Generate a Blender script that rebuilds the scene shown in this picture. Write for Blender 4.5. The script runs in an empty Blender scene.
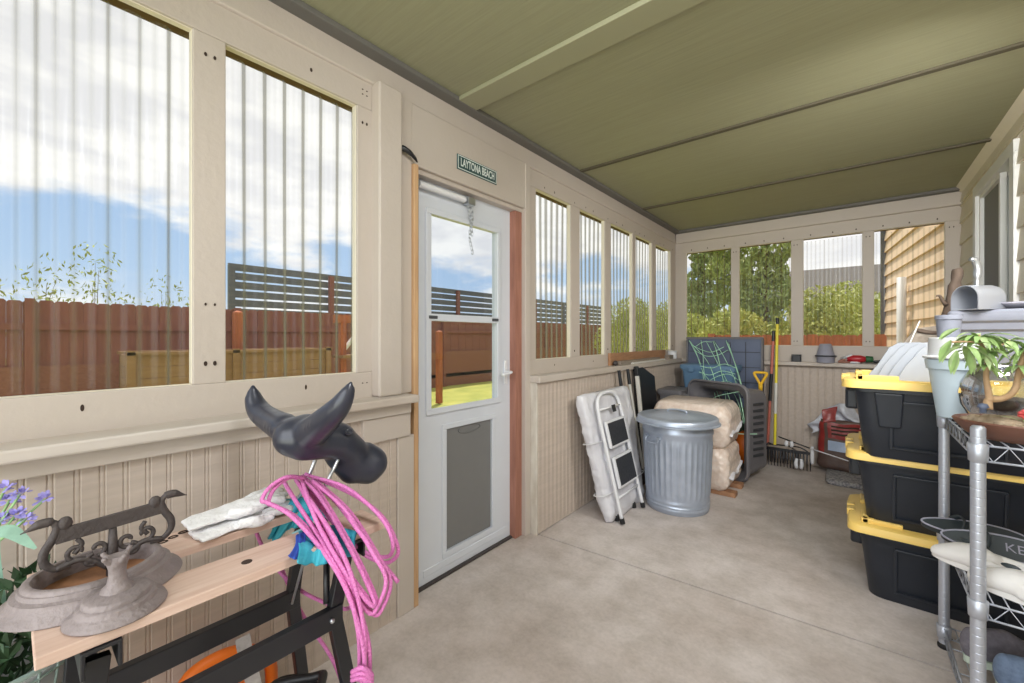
import bpy, bmesh, math, random
from mathutils import Vector, Matrix, Euler, noise as mnoise
R = math.radians
PI = math.pi
random.seed(7)
sc = bpy.context.scene
COL = sc.collection

# ---------------------------------------------------------------- camera
FPX, CAMH, HOR = 415.4, 1.247, 336.4          # focal length and horizon row for a 1024x683 frame
YAW = math.atan2(341.0, FPX)
cd = bpy.data.cameras.new('camera')
cam = bpy.data.objects.new('camera', cd); COL.objects.link(cam)
cd.sensor_fit = 'HORIZONTAL'; cd.sensor_width = 36.0
cd.lens = FPX / 1024 * 36.0
cd.shift_y = -(341.5 - HOR) / 1024
cd.clip_start = 0.02; cd.clip_end = 300
cam.location = (0, 0, CAMH); cam.rotation_euler = (PI / 2, 0, YAW)
sc.camera = cam
_s, _c = math.sin(YAW), math.cos(YAW)
def ray(u, v):
    a = (u - 512) / FPX
    return (-_s + a * _c, _c + a * _s, (HOR - v) / FPX)
def atd(u, v, t):                              # point seen at pixel u,v at depth t
    d = ray(u, v); return Vector((d[0] * t, d[1] * t, CAMH + d[2] * t))
def atx(u, v, x): return atd(u, v, x / ray(u, v)[0])
def aty(u, v, y): return atd(u, v, y / ray(u, v)[1])
def atz(u, v, z): return atd(u, v, (z - CAMH) / ray(u, v)[2])

# ---------------------------------------------------------------- materials
def lin(c):
    out = []
    for q in c[:3]:
        q = q / 255.0
        out.append(q / 12.92 if q <= .04045 else ((q + .055) / 1.055) ** 2.4)
    return (*out, 1.0)
MATS = {}
def mat(name, col, rough=.6, metal=0, var=0.0, scale=8, stretch=(1, 1, 1), col2=None, bump=0.0, bscale=None,
        spec=.5, trans=0.0, alpha=1.0, detail=4, coat=0.0, sss=0.0):
    """one procedural principled material; noise mixes col into col2 (or a darker col) by var"""
    m = bpy.data.materials.new(name); m.use_nodes = True
    nt = m.node_tree; n = nt.nodes; l = nt.links
    b = n['Principled BSDF']
    b.inputs['Roughness'].default_value = rough
    b.inputs['Metallic'].default_value = metal
    b.inputs['Specular IOR Level'].default_value = spec
    b.inputs['Transmission Weight'].default_value = trans
    b.inputs['Alpha'].default_value = alpha
    b.inputs['Coat Weight'].default_value = coat
    b.inputs['Base Color'].default_value = lin(col)
    if var or bump:
        tc = n.new('ShaderNodeTexCoord'); mp = n.new('ShaderNodeMapping')
        mp.inputs['Scale'].default_value = stretch
        l.new(tc.outputs['Object'], mp.inputs['Vector'])
        no = n.new('ShaderNodeTexNoise'); no.inputs['Scale'].default_value = scale
        no.inputs['Detail'].default_value = detail; no.inputs['Roughness'].default_value = .6
        l.new(mp.outputs['Vector'], no.inputs['Vector'])
        if var:
            ra = n.new('ShaderNodeValToRGB')
            ra.color_ramp.elements[0].position = .32; ra.color_ramp.elements[1].position = .68
            c1 = lin(col)
            c2 = lin(col2) if col2 else tuple(q * (1 - var) for q in c1[:3]) + (1,)
            if col2: c2 = tuple(a * (1 - var) + bb * var for a, bb in zip(c1, c2))
            ra.color_ramp.elements[0].color = c2; ra.color_ramp.elements[1].color = c1
            l.new(no.outputs['Fac'], ra.inputs['Fac']); l.new(ra.outputs['Color'], b.inputs['Base Color'])
        if bump:
            bn = n.new('ShaderNodeBump'); bn.inputs['Strength'].default_value = bump; bn.inputs['Distance'].default_value = .01
            src = no
            if bscale:
                src = n.new('ShaderNodeTexNoise'); src.inputs['Scale'].default_value = bscale; src.inputs['Detail'].default_value = 3
                l.new(mp.outputs['Vector'], src.inputs['Vector'])
            l.new(src.outputs['Fac'], bn.inputs['Height']); l.new(bn.outputs['Normal'], b.inputs['Normal'])
    MATS[name] = m
    return m
M = MATS
WALLC = (190, 180, 170)
mat('wall_paint', WALLC, .55, var=.10, scale=5, stretch=(1, 1, .5), bump=.12, bscale=60)
mat('trim_paint', (192, 182, 173), .5, var=.14, scale=4, bump=.15, bscale=40, col2=(176, 160, 142))
mat('panel_paint', (195, 181, 169), .6, var=.12, scale=40, stretch=(1, .06, 1.0), bump=.25, detail=2)
mat('sill_paint', (200, 192, 184), .5, var=.45, scale=7, stretch=(1, .25, 1), col2=(168, 150, 132), bump=.15, bscale=40)
mat('white_paint', (226, 226, 224), .42, var=.06, scale=5)
mat('door_white', (214, 219, 228), .38, var=.05, scale=3)
mat('white_chip', (220, 215, 205), .6, var=.5, scale=14, stretch=(1, 1, .3), col2=(150, 132, 112))
mat('hole_dark', (58, 44, 36), .9)
mat('ceiling_trim', (108, 106, 102), .6, var=.1, scale=6)
mat('pine', (205, 170, 130), .6, var=.7, scale=6, stretch=(6, 6, .5), col2=(172, 130, 92), bump=.1)
mat('pine_y', (206, 178, 150), .55, var=.75, scale=5, stretch=(9, .7, 9), col2=(176, 136, 106), bump=.12)
mat('red_wood', (168, 118, 100), .7, var=.7, scale=6, stretch=(6, 6, .6), col2=(128, 84, 70), bump=.2)
mat('board_wood', (176, 132, 98), .65, var=.6, scale=6, stretch=(5, .8, 5), col2=(128, 92, 66), bump=.15)
mat('grey_wood', (150, 140, 128), .75, var=.6, scale=8, stretch=(5, .8, 5), col2=(110, 98, 86), bump=.2)
mat('black_metal', (20, 22, 28), .38, metal=0, spec=.6)
mat('black_plastic', (30, 32, 36), .42, var=.15, scale=6)
mat('dummy_plastic', (46, 49, 62), .30, spec=.6, var=.12, scale=9)
mat('tub_black', (36, 41, 50), .42, var=.25, scale=5, bump=.05, bscale=90)
mat('tub_yellow', (242, 206, 112), .42, var=.06, scale=6)
mat('cast_iron', (146, 136, 136), .6, metal=.2, var=.6, scale=14, col2=(106, 96, 95), bump=.3, bscale=120)
mat('dark_iron', (72, 66, 66), .6, metal=.3, var=.4, scale=18, col2=(90, 82, 80), bump=.3, bscale=120)
mat('rust_wood', (158, 112, 78), .8, var=.7, scale=20, col2=(96, 64, 44))
mat('steel', (196, 200, 206), .3, metal=.9)
mat('chrome', (190, 195, 206), .42, metal=.7)
mat('galvanised', (186, 196, 212), .32, metal=.5, var=.4, scale=11, stretch=(1, 1, 1), col2=(146, 156, 174), bump=.04, bscale=50)
mat('white_plastic', (225, 226, 230), .4)
mat('glove_cotton', (240, 240, 242), .85, var=.08, scale=30, bump=.5, bscale=120)
mat('pink_rope', (230, 140, 202), .6, var=.7, scale=240, col2=(200, 92, 168), bump=.6, bscale=260)
mat('teal_cloth', (34, 150, 178), .7, var=.5, scale=26, col2=(90, 196, 208), bump=.3, bscale=70)
mat('blue_cloth', (40, 80, 178), .7, var=.2, scale=20)
mat('pale_teal', (150, 214, 222), .7)
mat('orange_plastic', (238, 118, 30), .42)
mat('hose_black', (28, 28, 32), .45)
mat('strap_grey', (176, 172, 170), .9, var=.5, scale=60, col2=(120, 116, 116))
mat('pet_flap', (122, 122, 122), .5, var=.06, scale=3)
mat('sign_green', (52, 84, 84), .5, var=.2, scale=20)
mat('sign_white', (222, 230, 226), .5)
mat('wrap_plastic', (224, 224, 230), .28, var=.4, scale=10, stretch=(1, 1, .4), col2=(172, 172, 180), bump=.9, bscale=14)
mat('step_tread', (48, 50, 56), .7, var=.3, scale=60, bump=.3)
mat('bale_wrap', (240, 226, 215), .26, var=.7, scale=24, col2=(216, 190, 170), bump=1.0, bscale=15, detail=6)
mat('bale_top', (214, 200, 190), .34, var=.3, scale=10, bump=.6, bscale=14)
mat('navy_plastic', (96, 106, 130), .5, var=.15, scale=5)
mat('blue_plastic', (98, 132, 164), .45, var=.12, scale=4)
mat('grey_plastic', (112, 110, 114), .5, var=.2, scale=6)
mat('dark_plastic', (58, 60, 64), .55, var=.2, scale=6)
mat('net_green', (186, 236, 202), .6)
mat('yellow_plastic', (236, 186, 40), .4)
mat('pole_red', (206, 116, 100), .45, var=.2, scale=30)
mat('pole_yellow', (236, 220, 60), .4)
mat('pole_white', (214, 212, 206), .4)
mat('bag_red', (150, 54, 50), .35, var=.3, scale=12, bump=.5, bscale=20)
mat('bag_white', (216, 220, 230), .3, var=.45, scale=14, col2=(120, 120, 130), bump=.8, bscale=22)
mat('bag_brown', (98, 78, 70), .45, var=.3, scale=12, bump=.5, bscale=20)
mat('bag_blue', (170, 186, 212), .35, var=.2, scale=12)
mat('mat_speckle', (100, 100, 108), .9, var=1.0, scale=55, col2=(196, 194, 196), bump=.8, bscale=160)
mat('shade_grey', (150, 150, 164), .6, var=.1, scale=6)
mat('red_plastic', (176, 34, 44), .35)
mat('green_plastic', (46, 96, 60), .5)
mat('planter_teal', (186, 202, 212), .5, var=.06, scale=6)
mat('planter_grey', (132, 136, 150), .55, var=.12, scale=6, bump=.1, bscale=60)
mat('pot_pale', (206, 208, 210), .55, var=.1, scale=6)
mat('sheet_white', (156, 162, 172), .45, var=.12, scale=6, stretch=(1, 4, 1))
mat('driftwood', (98, 84, 74), .85, var=.7, scale=18, stretch=(1, 1, .3), col2=(72, 56, 46), bump=.6)
mat('terracotta', (112, 76, 62), .5, var=.35, scale=10, col2=(96, 54, 42), coat=.2)
mat('pebble', (176, 158, 134), .8, var=.5, scale=60, col2=(120, 104, 84), bump=.6)
mat('bark', (196, 164, 128), .8, var=.5, scale=30, col2=(150, 116, 84), bump=.4)
mat('leaf', (160, 190, 120), .45, var=.5, scale=30, col2=(104, 144, 74))
mat('leaf_pale', (176, 200, 140), .45, var=.3, scale=30)
mat('leaf_mint', (150, 190, 170), .5, var=.3, scale=20)
mat('leaf_dark', (52, 84, 50), .55, var=.5, scale=30)
mat('stem_green', (150, 190, 130), .6)
mat('petal_lilac', (172, 164, 226), .6, var=.4, scale=40, col2=(120, 108, 196))
mat('petal_red', (206, 84, 84), .6)
mat('petal_white', (222, 214, 206), .6)
mat('basket_mint', (172, 196, 190), .5, var=.2, scale=20)
mat('shoe_white', (228, 226, 224), .5)
mat('shoe_dark', (46, 54, 58), .5)
mat('shoe_grey', (122, 118, 128), .8, var=.3, scale=60)
mat('shoe_blue', (120, 140, 170), .8, var=.3, scale=60)
mat('shoe_sole', (190, 204, 190), .6)
mat('card_orange', (206, 140, 110), .6)
mat('card_blue', (90, 160, 214), .5)
mat('siding_cream', (226, 218, 202), .55, var=.06, scale=4)
mat('siding_warm', (236, 208, 176), .6, var=.08, scale=4)
mat('pane_reflection', (196, 212, 196), .7, var=.25, scale=3, col2=(150, 178, 150))  # pale green reflection of the house window, painted on a sheet
mat('room_dark', (92, 92, 88), .8)
mat('fence_red', (142, 88, 77), .8, var=.5, scale=7, stretch=(3, 3, .4), col2=(112, 66, 58))
mat('fence_screen', (150, 100, 84), .85, var=.6, scale=30, stretch=(1, 1, 2), col2=(112, 62, 48))
mat('fence_post', (186, 104, 66), .8, var=.4, scale=6, stretch=(4, 4, .5))
mat('slat_grey', (92, 96, 104), .8, var=.4, scale=3, stretch=(.3, .3, 4), col2=(126, 124, 122))
mat('bed_wood', (150, 116, 80), .8, var=.5, scale=5, stretch=(.4, .4, 3), col2=(122, 88, 58))
mat('roof_grey', (104, 100, 97), .9, var=.2, scale=6)
mat('house_wall', (206, 196, 178), .8, var=.1, scale=3)
mat('trunk', (110, 92, 72), .9, var=.5, scale=6, stretch=(1, 1, .2))
mat('tree_leaf', (164, 178, 100), .6, var=.7, scale=1.2, col2=(150, 160, 60))
mat('tree_leaf2', (146, 164, 98), .6, var=.7, scale=1.0, col2=(178, 182, 108))
mat('bush_leaf', (190, 192, 98), .6, var=.6, scale=1.5, col2=(134, 156, 78))
mat('dark_rubber', (26, 26, 28), .7)

def facing_refl(n, l, lo, hi):                 # mirror share of a thin clear sheet, rising towards grazing view
    lw = n.new('ShaderNodeLayerWeight'); lw.inputs['Blend'].default_value = .5
    pw = n.new('ShaderNodeMath'); pw.operation = 'POWER'; pw.inputs[1].default_value = 5
    mr = n.new('ShaderNodeMapRange'); mr.inputs[3].default_value = lo; mr.inputs[4].default_value = hi
    l.new(lw.outputs['Facing'], pw.inputs[0]); l.new(pw.outputs[0], mr.inputs[0]); return mr
def glass(name, tint, rough=.02, haze=.05, haze_col=(210, 214, 216)):
    m = bpy.data.materials.new(name); m.use_nodes = True
    nt = m.node_tree; n = nt.nodes; l = nt.links; n.clear()
    o = n.new('ShaderNodeOutputMaterial')
    tr = n.new('ShaderNodeBsdfTransparent'); tr.inputs['Color'].default_value = lin(tint)
    gl = n.new('ShaderNodeBsdfGlossy'); gl.inputs['Roughness'].default_value = rough
    df = n.new('ShaderNodeBsdfTranslucent'); df.inputs['Color'].default_value = lin(haze_col)
    fr = facing_refl(n, l, .04, .75)
    m1 = n.new('ShaderNodeMixShader'); m1.inputs['Fac'].default_value = haze
    m2 = n.new('ShaderNodeMixShader')
    l.new(tr.outputs[0], m1.inputs[1]); l.new(df.outputs[0], m1.inputs[2])
    l.new(fr.outputs[0], m2.inputs['Fac']); l.new(m1.outputs[0], m2.inputs[1]); l.new(gl.outputs[0], m2.inputs[2])
    l.new(m2.outputs[0], o.inputs['Surface'])
    MATS[name] = m; return m
glass('door_glass', (248, 250, 252), haze=.015)
def corrugated_mat():
    m = bpy.data.materials.new('corrugated_plastic'); m.use_nodes = True
    nt = m.node_tree; n = nt.nodes; l = nt.links; n.clear()
    o = n.new('ShaderNodeOutputMaterial')
    tr = n.new('ShaderNodeBsdfTransparent')
    gl = n.new('ShaderNodeBsdfGlossy'); gl.inputs['Roughness'].default_value = .22
    gl.inputs['Color'].default_value = (.9, .92, .95, 1)
    df = n.new('ShaderNodeBsdfTranslucent'); df.inputs['Color'].default_value = lin((236, 232, 222))
    lw = n.new('ShaderNodeLayerWeight'); lw.inputs['Blend'].default_value = .35
    ra = n.new('ShaderNodeValToRGB')          # tint of the clear sheet by the slope of its waves
    e = ra.color_ramp.elements
    e[0].position = .0; e[0].color = (.96, .97, .97, 1)
    e[1].position = .30; e[1].color = (.42, .42, .41, 1)
    e.new(.08).color = (.96, .965, .96, 1); e.new(.175).color = (.88, .89, .88, 1)
    l.new(lw.outputs['Facing'], ra.inputs['Fac']); l.new(ra.outputs['Color'], tr.inputs['Color'])
    fr = facing_refl(n, l, .012, .4)
    mr = n.new('ShaderNodeMapRange'); mr.inputs[1].default_value = .02; mr.inputs[2].default_value = .45
    mr.inputs[3].default_value = .03; mr.inputs[4].default_value = .30
    l.new(lw.outputs['Facing'], mr.inputs[0])
    m1 = n.new('ShaderNodeMixShader'); m2 = n.new('ShaderNodeMixShader')
    l.new(mr.outputs[0], m1.inputs['Fac'])
    l.new(tr.outputs[0], m1.inputs[1]); l.new(df.outputs[0], m1.inputs[2])
    l.new(fr.outputs[0], m2.inputs['Fac']); l.new(m1.outputs[0], m2.inputs[1]); l.new(gl.outputs[0], m2.inputs[2])
    l.new(m2.outputs[0], o.inputs['Surface'])
    MATS['corrugated_plastic'] = m
corrugated_mat()
def glassware():
    m = bpy.data.materials.new('vase_glass'); m.use_nodes = True
    nt = m.node_tree; n = nt.nodes; l = nt.links; n.clear()
    o = n.new('ShaderNodeOutputMaterial')
    tr = n.new('ShaderNodeBsdfTransparent'); tr.inputs['Color'].default_value = (.9, .92, .94, 1)
    gl = n.new('ShaderNodeBsdfGlossy'); gl.inputs['Roughness'].default_value = .04
    lw = n.new('ShaderNodeLayerWeight'); lw.inputs['Blend'].default_value = .68
    m2 = n.new('ShaderNodeMixShader')
    l.new(lw.outputs['Facing'], m2.inputs['Fac']); l.new(tr.outputs[0], m2.inputs[1]); l.new(gl.outputs[0], m2.inputs[2])
    l.new(m2.outputs[0], o.inputs['Surface']); MATS['vase_glass'] = m
glassware()
def window_pane():                             # house window: reflective glass over whatever stands behind it
    m = bpy.data.materials.new('house_glass'); m.use_nodes = True
    nt = m.node_tree; n = nt.nodes; l = nt.links; n.clear()
    o = n.new('ShaderNodeOutputMaterial')
    tr = n.new('ShaderNodeBsdfTransparent'); tr.inputs['Color'].default_value = (.85, .9, .86, 1)
    gl = n.new('ShaderNodeBsdfGlossy'); gl.inputs['Roughness'].default_value = .03
    fr = facing_refl(n, l, .07, .8)
    m2 = n.new('ShaderNodeMixShader')
    l.new(fr.outputs[0], m2.inputs['Fac']); l.new(tr.outputs[0], m2.inputs[1]); l.new(gl.outputs[0], m2.inputs[2])
    l.new(m2.outputs[0], o.inputs['Surface']); MATS['house_glass'] = m
window_pane()
def concrete():
    m = mat('concrete', (176, 168, 160), .75)
    nt = m.node_tree; n = nt.nodes; l = nt.links; b = n['Principled BSDF']
    tc = n.new('ShaderNodeTexCoord')
    def nz(s, d=5, r=.6):
        q = n.new('ShaderNodeTexNoise'); q.inputs['Scale'].default_value = s; q.inputs['Detail'].default_value = d
        q.inputs['Roughness'].default_value = r; l.new(tc.outputs['Object'], q.inputs['Vector']); return q
    a = nz(1.1); c = nz(5.5, 8, .7); f = nz(60, 3)
    def ramp(src, p0, c0, p1, c1):
        q = n.new('ShaderNodeValToRGB'); q.color_ramp.elements[0].position = p0; q.color_ramp.elements[0].color = c0
        q.color_ramp.elements[1].position = p1; q.color_ramp.elements[1].color = c1
        l.new(src.outputs['Fac'], q.inputs['Fac']); return q
    r1 = ramp(a, .36, lin((184, 173, 166)), .62, lin((212, 205, 202)))
    r2 = ramp(c, .34, (.82, .80, .775, 1), .60, (1.06, 1.05, 1.05, 1))
    r3 = ramp(f, .3, (.90, .90, .90, 1), .6, (1, 1, 1, 1))
    def mul(x, y):
        q = n.new('ShaderNodeMix'); q.data_type = 'RGBA'; q.blend_type = 'MULTIPLY'; q.inputs[0].default_value = 1
        l.new(x, q.inputs[6]); l.new(y, q.inputs[7]); return q.outputs[2]
    l.new(mul(mul(r1.outputs[0], r2.outputs[0]), r3.outputs[0]), b.inputs['Base Color'])
    bn = n.new('ShaderNodeBump'); bn.inputs['Strength'].default_value = .15; bn.inputs['Distance'].default_value = .01
    l.new(c.outputs['Fac'], bn.inputs['Height']); l.new(bn.outputs['Normal'], b.inputs['Normal'])
concrete()
def ceiling_mat():
    m = mat('ceiling_board', (140, 136, 108), .6)
    nt = m.node_tree; n = nt.nodes; l = nt.links; b = n['Principled BSDF']
    tc = n.new('ShaderNodeTexCoord'); mp = n.new('ShaderNodeMapping'); mp.inputs['Scale'].default_value = (1.2, 34, 1)
    no = n.new('ShaderNodeTexNoise'); no.inputs['Scale'].default_value = 3; no.inputs['Detail'].default_value = 8
    no.inputs['Roughness'].default_value = .7
    l.new(tc.outputs['Object'], mp.inputs[0]); l.new(mp.outputs[0], no.inputs['Vector'])
    ra = n.new('ShaderNodeValToRGB'); ra.color_ramp.elements[0].position = .3; ra.color_ramp.elements[1].position = .7
    ra.color_ramp.elements[0].color = lin((142, 141, 115)); ra.color_ramp.elements[1].color = lin((154, 154, 126))
    l.new(no.outputs['Fac'], ra.inputs[0]); l.new(ra.outputs[0], b.inputs['Base Color'])
    bn = n.new('ShaderNodeBump'); bn.inputs['Strength'].default_value = .10; bn.inputs['Distance'].default_value = .006
    l.new(no.outputs['Fac'], bn.inputs['Height']); l.new(bn.outputs['Normal'], b.inputs['Normal'])
ceiling_mat()
def grass_mat():
    m = mat('lawn', (150, 158, 70), .9, var=.8, scale=2.2, col2=(196, 190, 96), bump=.6, bscale=60, detail=8)
grass_mat()

# ---------------------------------------------------------------- mesh builder
class MB:
    def __init__(s): s.v = []; s.f = []; s.m = []; s.cm = 0
    def add(s, vs, fs):
        o = len(s.v); s.v += [Vector(q) for q in vs]
        s.f += [tuple(i + o for i in f) for f in fs]; s.m += [s.cm] * len(fs); return s
    def box(s, a, b):
        x0, x1 = sorted((a[0], b[0])); y0, y1 = sorted((a[1], b[1])); z0, z1 = sorted((a[2], b[2]))
        return s.add([(x0, y0, z0), (x1, y0, z0), (x1, y1, z0), (x0, y1, z0), (x0, y0, z1), (x1, y0, z1), (x1, y1, z1), (x0, y1, z1)],
                     [(0, 3, 2, 1), (4, 5, 6, 7), (0, 1, 5, 4), (1, 2, 6, 5), (2, 3, 7, 6), (3, 0, 4, 7)])
    def obox(s, c, size, mtx):                 # oriented box
        h = Vector(size) / 2; vs = []
        for z in (-1, 1):
            for x, y in ((-1, -1), (1, -1), (1, 1), (-1, 1)):
                vs.append(Vector(c) + mtx @ Vector((x * h.x, y * h.y, z * h.z)))
        return s.add(vs, [(0, 3, 2, 1), (4, 5, 6, 7), (0, 1, 5, 4), (1, 2, 6, 5), (2, 3, 7, 6), (3, 0, 4, 7)])
    def beam(s, p, q, w, h, up=(0, 0, 1)):     # rectangular bar from p to q, w across, h along up
        p, q = Vector(p), Vector(q); d = (q - p).normalized(); up = Vector(up)
        a = d.cross(up)
        if a.length < 1e-4: a = d.cross(Vector((1, 0, 0)))
        a.normalize(); b = a.cross(d).normalized()
        vs = []
        for e in (p, q):
            for i, j in ((-1, -1), (1, -1), (1, 1), (-1, 1)): vs.append(e + a * (i * w / 2) + b * (j * h / 2))
        return s.add(vs, [(0, 1, 2, 3), (7, 6, 5, 4), (0, 4, 5, 1), (1, 5, 6, 2), (2, 6, 7, 3), (3, 7, 4, 0)])
    def tube(s, pts, r, seg=8, closed=False, caps=True, squash=None):
        P = [Vector(p) for p in pts]; n = len(P)
        rs = r if isinstance(r, (list, tuple)) else [r] * n
        T = []
        for i in range(n):
            a = P[(i - 1) % n] if (closed or i > 0) else P[i]; b = P[(i + 1) % n] if (closed or i < n - 1) else P[i]
            t = (b - a); T.append(t.normalized() if t.length > 1e-9 else Vector((0, 0, 1)))
        ref = Vector((0, 0, 1)) if abs(T[0].z) < .9 else Vector((1, 0, 0))
        N = (ref - T[0] * ref.dot(T[0])).normalized(); vs = []
        for i in range(n):
            if i: 
                N = N - T[i] * N.dot(T[i])
                N = N.normalized() if N.length > 1e-6 else T[i].orthogonal().normalized()
            Bn = T[i].cross(N)
            for k in range(seg):
                an = 2 * PI * k / seg; vs.append(P[i] + (N * math.cos(an) + Bn * math.sin(an) * (squash or 1)) * rs[i])
        fs = []
        for i in range(n if closed else n - 1):
            j = (i + 1) % n
            for k in range(seg):
                k2 = (k + 1) % seg; fs.append((i * seg + k, i * seg + k2, j * seg + k2, j * seg + k))
        if not closed and caps:
            fs.append(tuple(range(seg - 1, -1, -1))); fs.append(tuple((n - 1) * seg + k for k in range(seg)))
        return s.add(vs, fs)
    def lathe(s, prof, c=(0, 0, 0), seg=32, sx=1, sy=1, mtx=None, closed=False):
        c = Vector(c); vs = []; n = len(prof)
        for r, z in prof:
            for k in range(seg):
                a = 2 * PI * k / seg; q = Vector((r * sx * math.cos(a), r * sy * math.sin(a), z))
                vs.append(c + (mtx @ q if mtx else q))
        fs = []
        for i in range(n - 1 + (1 if closed else 0)):
            j = (i + 1) % n
            for k in range(seg):
                k2 = (k + 1) % seg; fs.append((i * seg + k, i * seg + k2, j * seg + k2, j * seg + k))
        if not closed:
            if prof[0][0] > 1e-6: fs.append(tuple(range(seg - 1, -1, -1)))
            if prof[-1][0] > 1e-6: fs.append(tuple((n - 1) * seg + k for k in range(seg)))
        return s.add(vs, fs)
    def prism(s, poly, o, ax, ay, az, h):      # polygon in the ax,ay plane at o, extruded along az by h
        o, ax, ay, az = Vector(o), Vector(ax), Vector(ay), Vector(az); n = len(poly)
        vs = [o + ax * x + ay * y for x, y in poly] + [o + ax * x + ay * y + az * h for x, y in poly]
        fs = [tuple(range(n - 1, -1, -1)), tuple(range(n, 2 * n))]
        for i in range(n):
            j = (i + 1) % n; fs.append((i, j, n + j, n + i))
        return s.add(vs, fs)
    def loft(s, rings, cap=True, closed=True):
        n = len(rings[0]); vs = [q for r in rings for q in r]; fs = []
        for i in range(len(rings) - 1):
            for k in range(n if closed else n - 1):
                k2 = (k + 1) % n; fs.append((i * n + k, i * n + k2, (i + 1) * n + k2, (i + 1) * n + k))
        if cap and closed:
            fs.append(tuple(range(n - 1, -1, -1))); fs.append(tuple((len(rings) - 1) * n + k for k in range(n)))
        return s.add(vs, fs)
    def grid(s, fn, nu, nv):
        vs = [fn(i / nu, j / nv) for j in range(nv + 1) for i in range(nu + 1)]
        fs = [(j * (nu + 1) + i, j * (nu + 1) + i + 1, (j + 1) * (nu + 1) + i + 1, (j + 1) * (nu + 1) + i) for j in range(nv) for i in range(nu)]
        return s.add(vs, fs)
    def ball(s, c, r, seg=10, rings=6, sc=(1, 1, 1), mtx=None):
        prof = [(max(1e-7, r * math.sin(PI * i / rings)), -r * math.cos(PI * i / rings)) for i in range(rings + 1)]
        m = Matrix.Diagonal(sc); m = (mtx @ m) if mtx else m
        return s.lathe(prof, c, seg, mtx=m)
    def mesh(s, name, mats, inv=None, smooth=False, fix=True):
        me = bpy.data.meshes.new(name)
        vs = [inv @ q for q in s.v] if inv else s.v
        me.from_pydata([tuple(q) for q in vs], [], s.f)
        for q in (mats if isinstance(mats, (list, tuple)) else [mats]): me.materials.append(M[q] if isinstance(q, str) else q)
        if any(s.m): me.polygons.foreach_set('material_index', s.m)
        if fix:
            b = bmesh.new(); b.from_mesh(me); bmesh.ops.remove_doubles(b, verts=b.verts, dist=1e-6)
            bmesh.ops.recalc_face_normals(b, faces=b.faces); b.to_mesh(me); b.free()
        if smooth: me.polygons.foreach_set('use_smooth', [True] * len(me.polygons))
        me.update(); return me

def link(name, me, parent=None):
    o = bpy.data.objects.new(name, me); COL.objects.link(o)
    if parent: o.parent = parent
    return o
def gmat(o):
    m = Matrix.LocRotScale(o.location, o.rotation_euler, o.scale)
    return (gmat(o.parent) @ m) if o.parent else m
def bevel(o, w, seg=2):
    if w:
        md = o.modifiers.new('edge', 'BEVEL'); md.width = w; md.segments = seg; md.limit_method = 'ANGLE'; md.angle_limit = R(40)
def tag(o, label, cat, group=None):
    o['label'] = label; o['category'] = cat
    if group: o['group'] = group
    return o
def thing(name, label, cat, loc=(0, 0, 0), rotz=0, group=None, rot=None):
    o = bpy.data.objects.new(name, None); COL.objects.link(o); o.empty_display_size = .05
    o.location = loc; o.rotation_euler = rot if rot else (0, 0, rotz)
    return tag(o, label, cat, group)
def part(name, mb, m, parent, bev=0, smooth=False, local=False, label=None, autosm=0, sub=0):
    inv = None if local else gmat(parent).inverted()
    o = link(name, mb.mesh(name, m, inv, smooth or autosm > 0), parent)
    bevel(o, bev)
    if sub:
        md = o.modifiers.new('sub', 'SUBSURF'); md.levels = sub; md.render_levels = sub
    if autosm: sharp(o.data, autosm)
    if label: o['label'] = label
    return o
def sharp(me, ang):
    b = bmesh.new(); b.from_mesh(me)
    for e in b.edges:
        if len(e.link_faces) == 2 and e.calc_face_angle(0) > R(ang): e.smooth = False
    b.to_mesh(me); b.free()
def solo(name, mb, m, label, cat, group=None, bev=0, smooth=False, autosm=0, loc=(0, 0, 0), sub=0):
    L = Vector(loc)
    o = link(name, mb.mesh(name, m, Matrix.Translation(-L), smooth or autosm > 0)); o.location = L
    bevel(o, bev)
    if sub:
        md = o.modifiers.new('sub', 'SUBSURF'); md.levels = sub; md.render_levels = sub
    if autosm: sharp(o.data, autosm)
    return tag(o, label, cat, group)
def struct(name, mb, m, parent=None, bev=0, smooth=False, autosm=0):
    o = link(name, mb.mesh(name, m, None, smooth or autosm > 0), parent); bevel(o, bev)
    if autosm: sharp(o.data, autosm)
    if not parent: o['kind'] = 'structure'
    return o
def remeshed(mb, voxel, smooth_it=6, sub=False):
    """one continuous skin around overlapping pieces"""
    me = mb.mesh('tmp', [], None, fix=True)
    o = bpy.data.objects.new('tmp', me); COL.objects.link(o)
    md = o.modifiers.new('r', 'REMESH'); md.mode = 'VOXEL'; md.voxel_size = voxel
    sm = o.modifiers.new('s', 'SMOOTH'); sm.factor = .5; sm.iterations = smooth_it
    dg = bpy.context.evaluated_depsgraph_get(); ev = o.evaluated_get(dg)
    m2 = bpy.data.meshes.new_from_object(ev)
    out = MB(); out.add([v.co.copy() for v in m2.vertices], [tuple(p.vertices) for p in m2.polygons])
    bpy.data.objects.remove(o); bpy.data.meshes.remove(me); bpy.data.meshes.remove(m2)
    return out
def copy_thing(o, label, loc=None, rot=None, group=None):
    r = o.copy(); COL.objects.link(r)
    if loc is not None: r.location = loc
    if rot is not None: r.rotation_euler = rot
    r['label'] = label
    if group: r['group'] = group
    for ch in list(o.children):
        c = ch.copy(); COL.objects.link(c); c.parent = r
        for g in list(ch.children):
            d = g.copy(); COL.objects.link(d); d.parent = c
    return r
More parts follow.
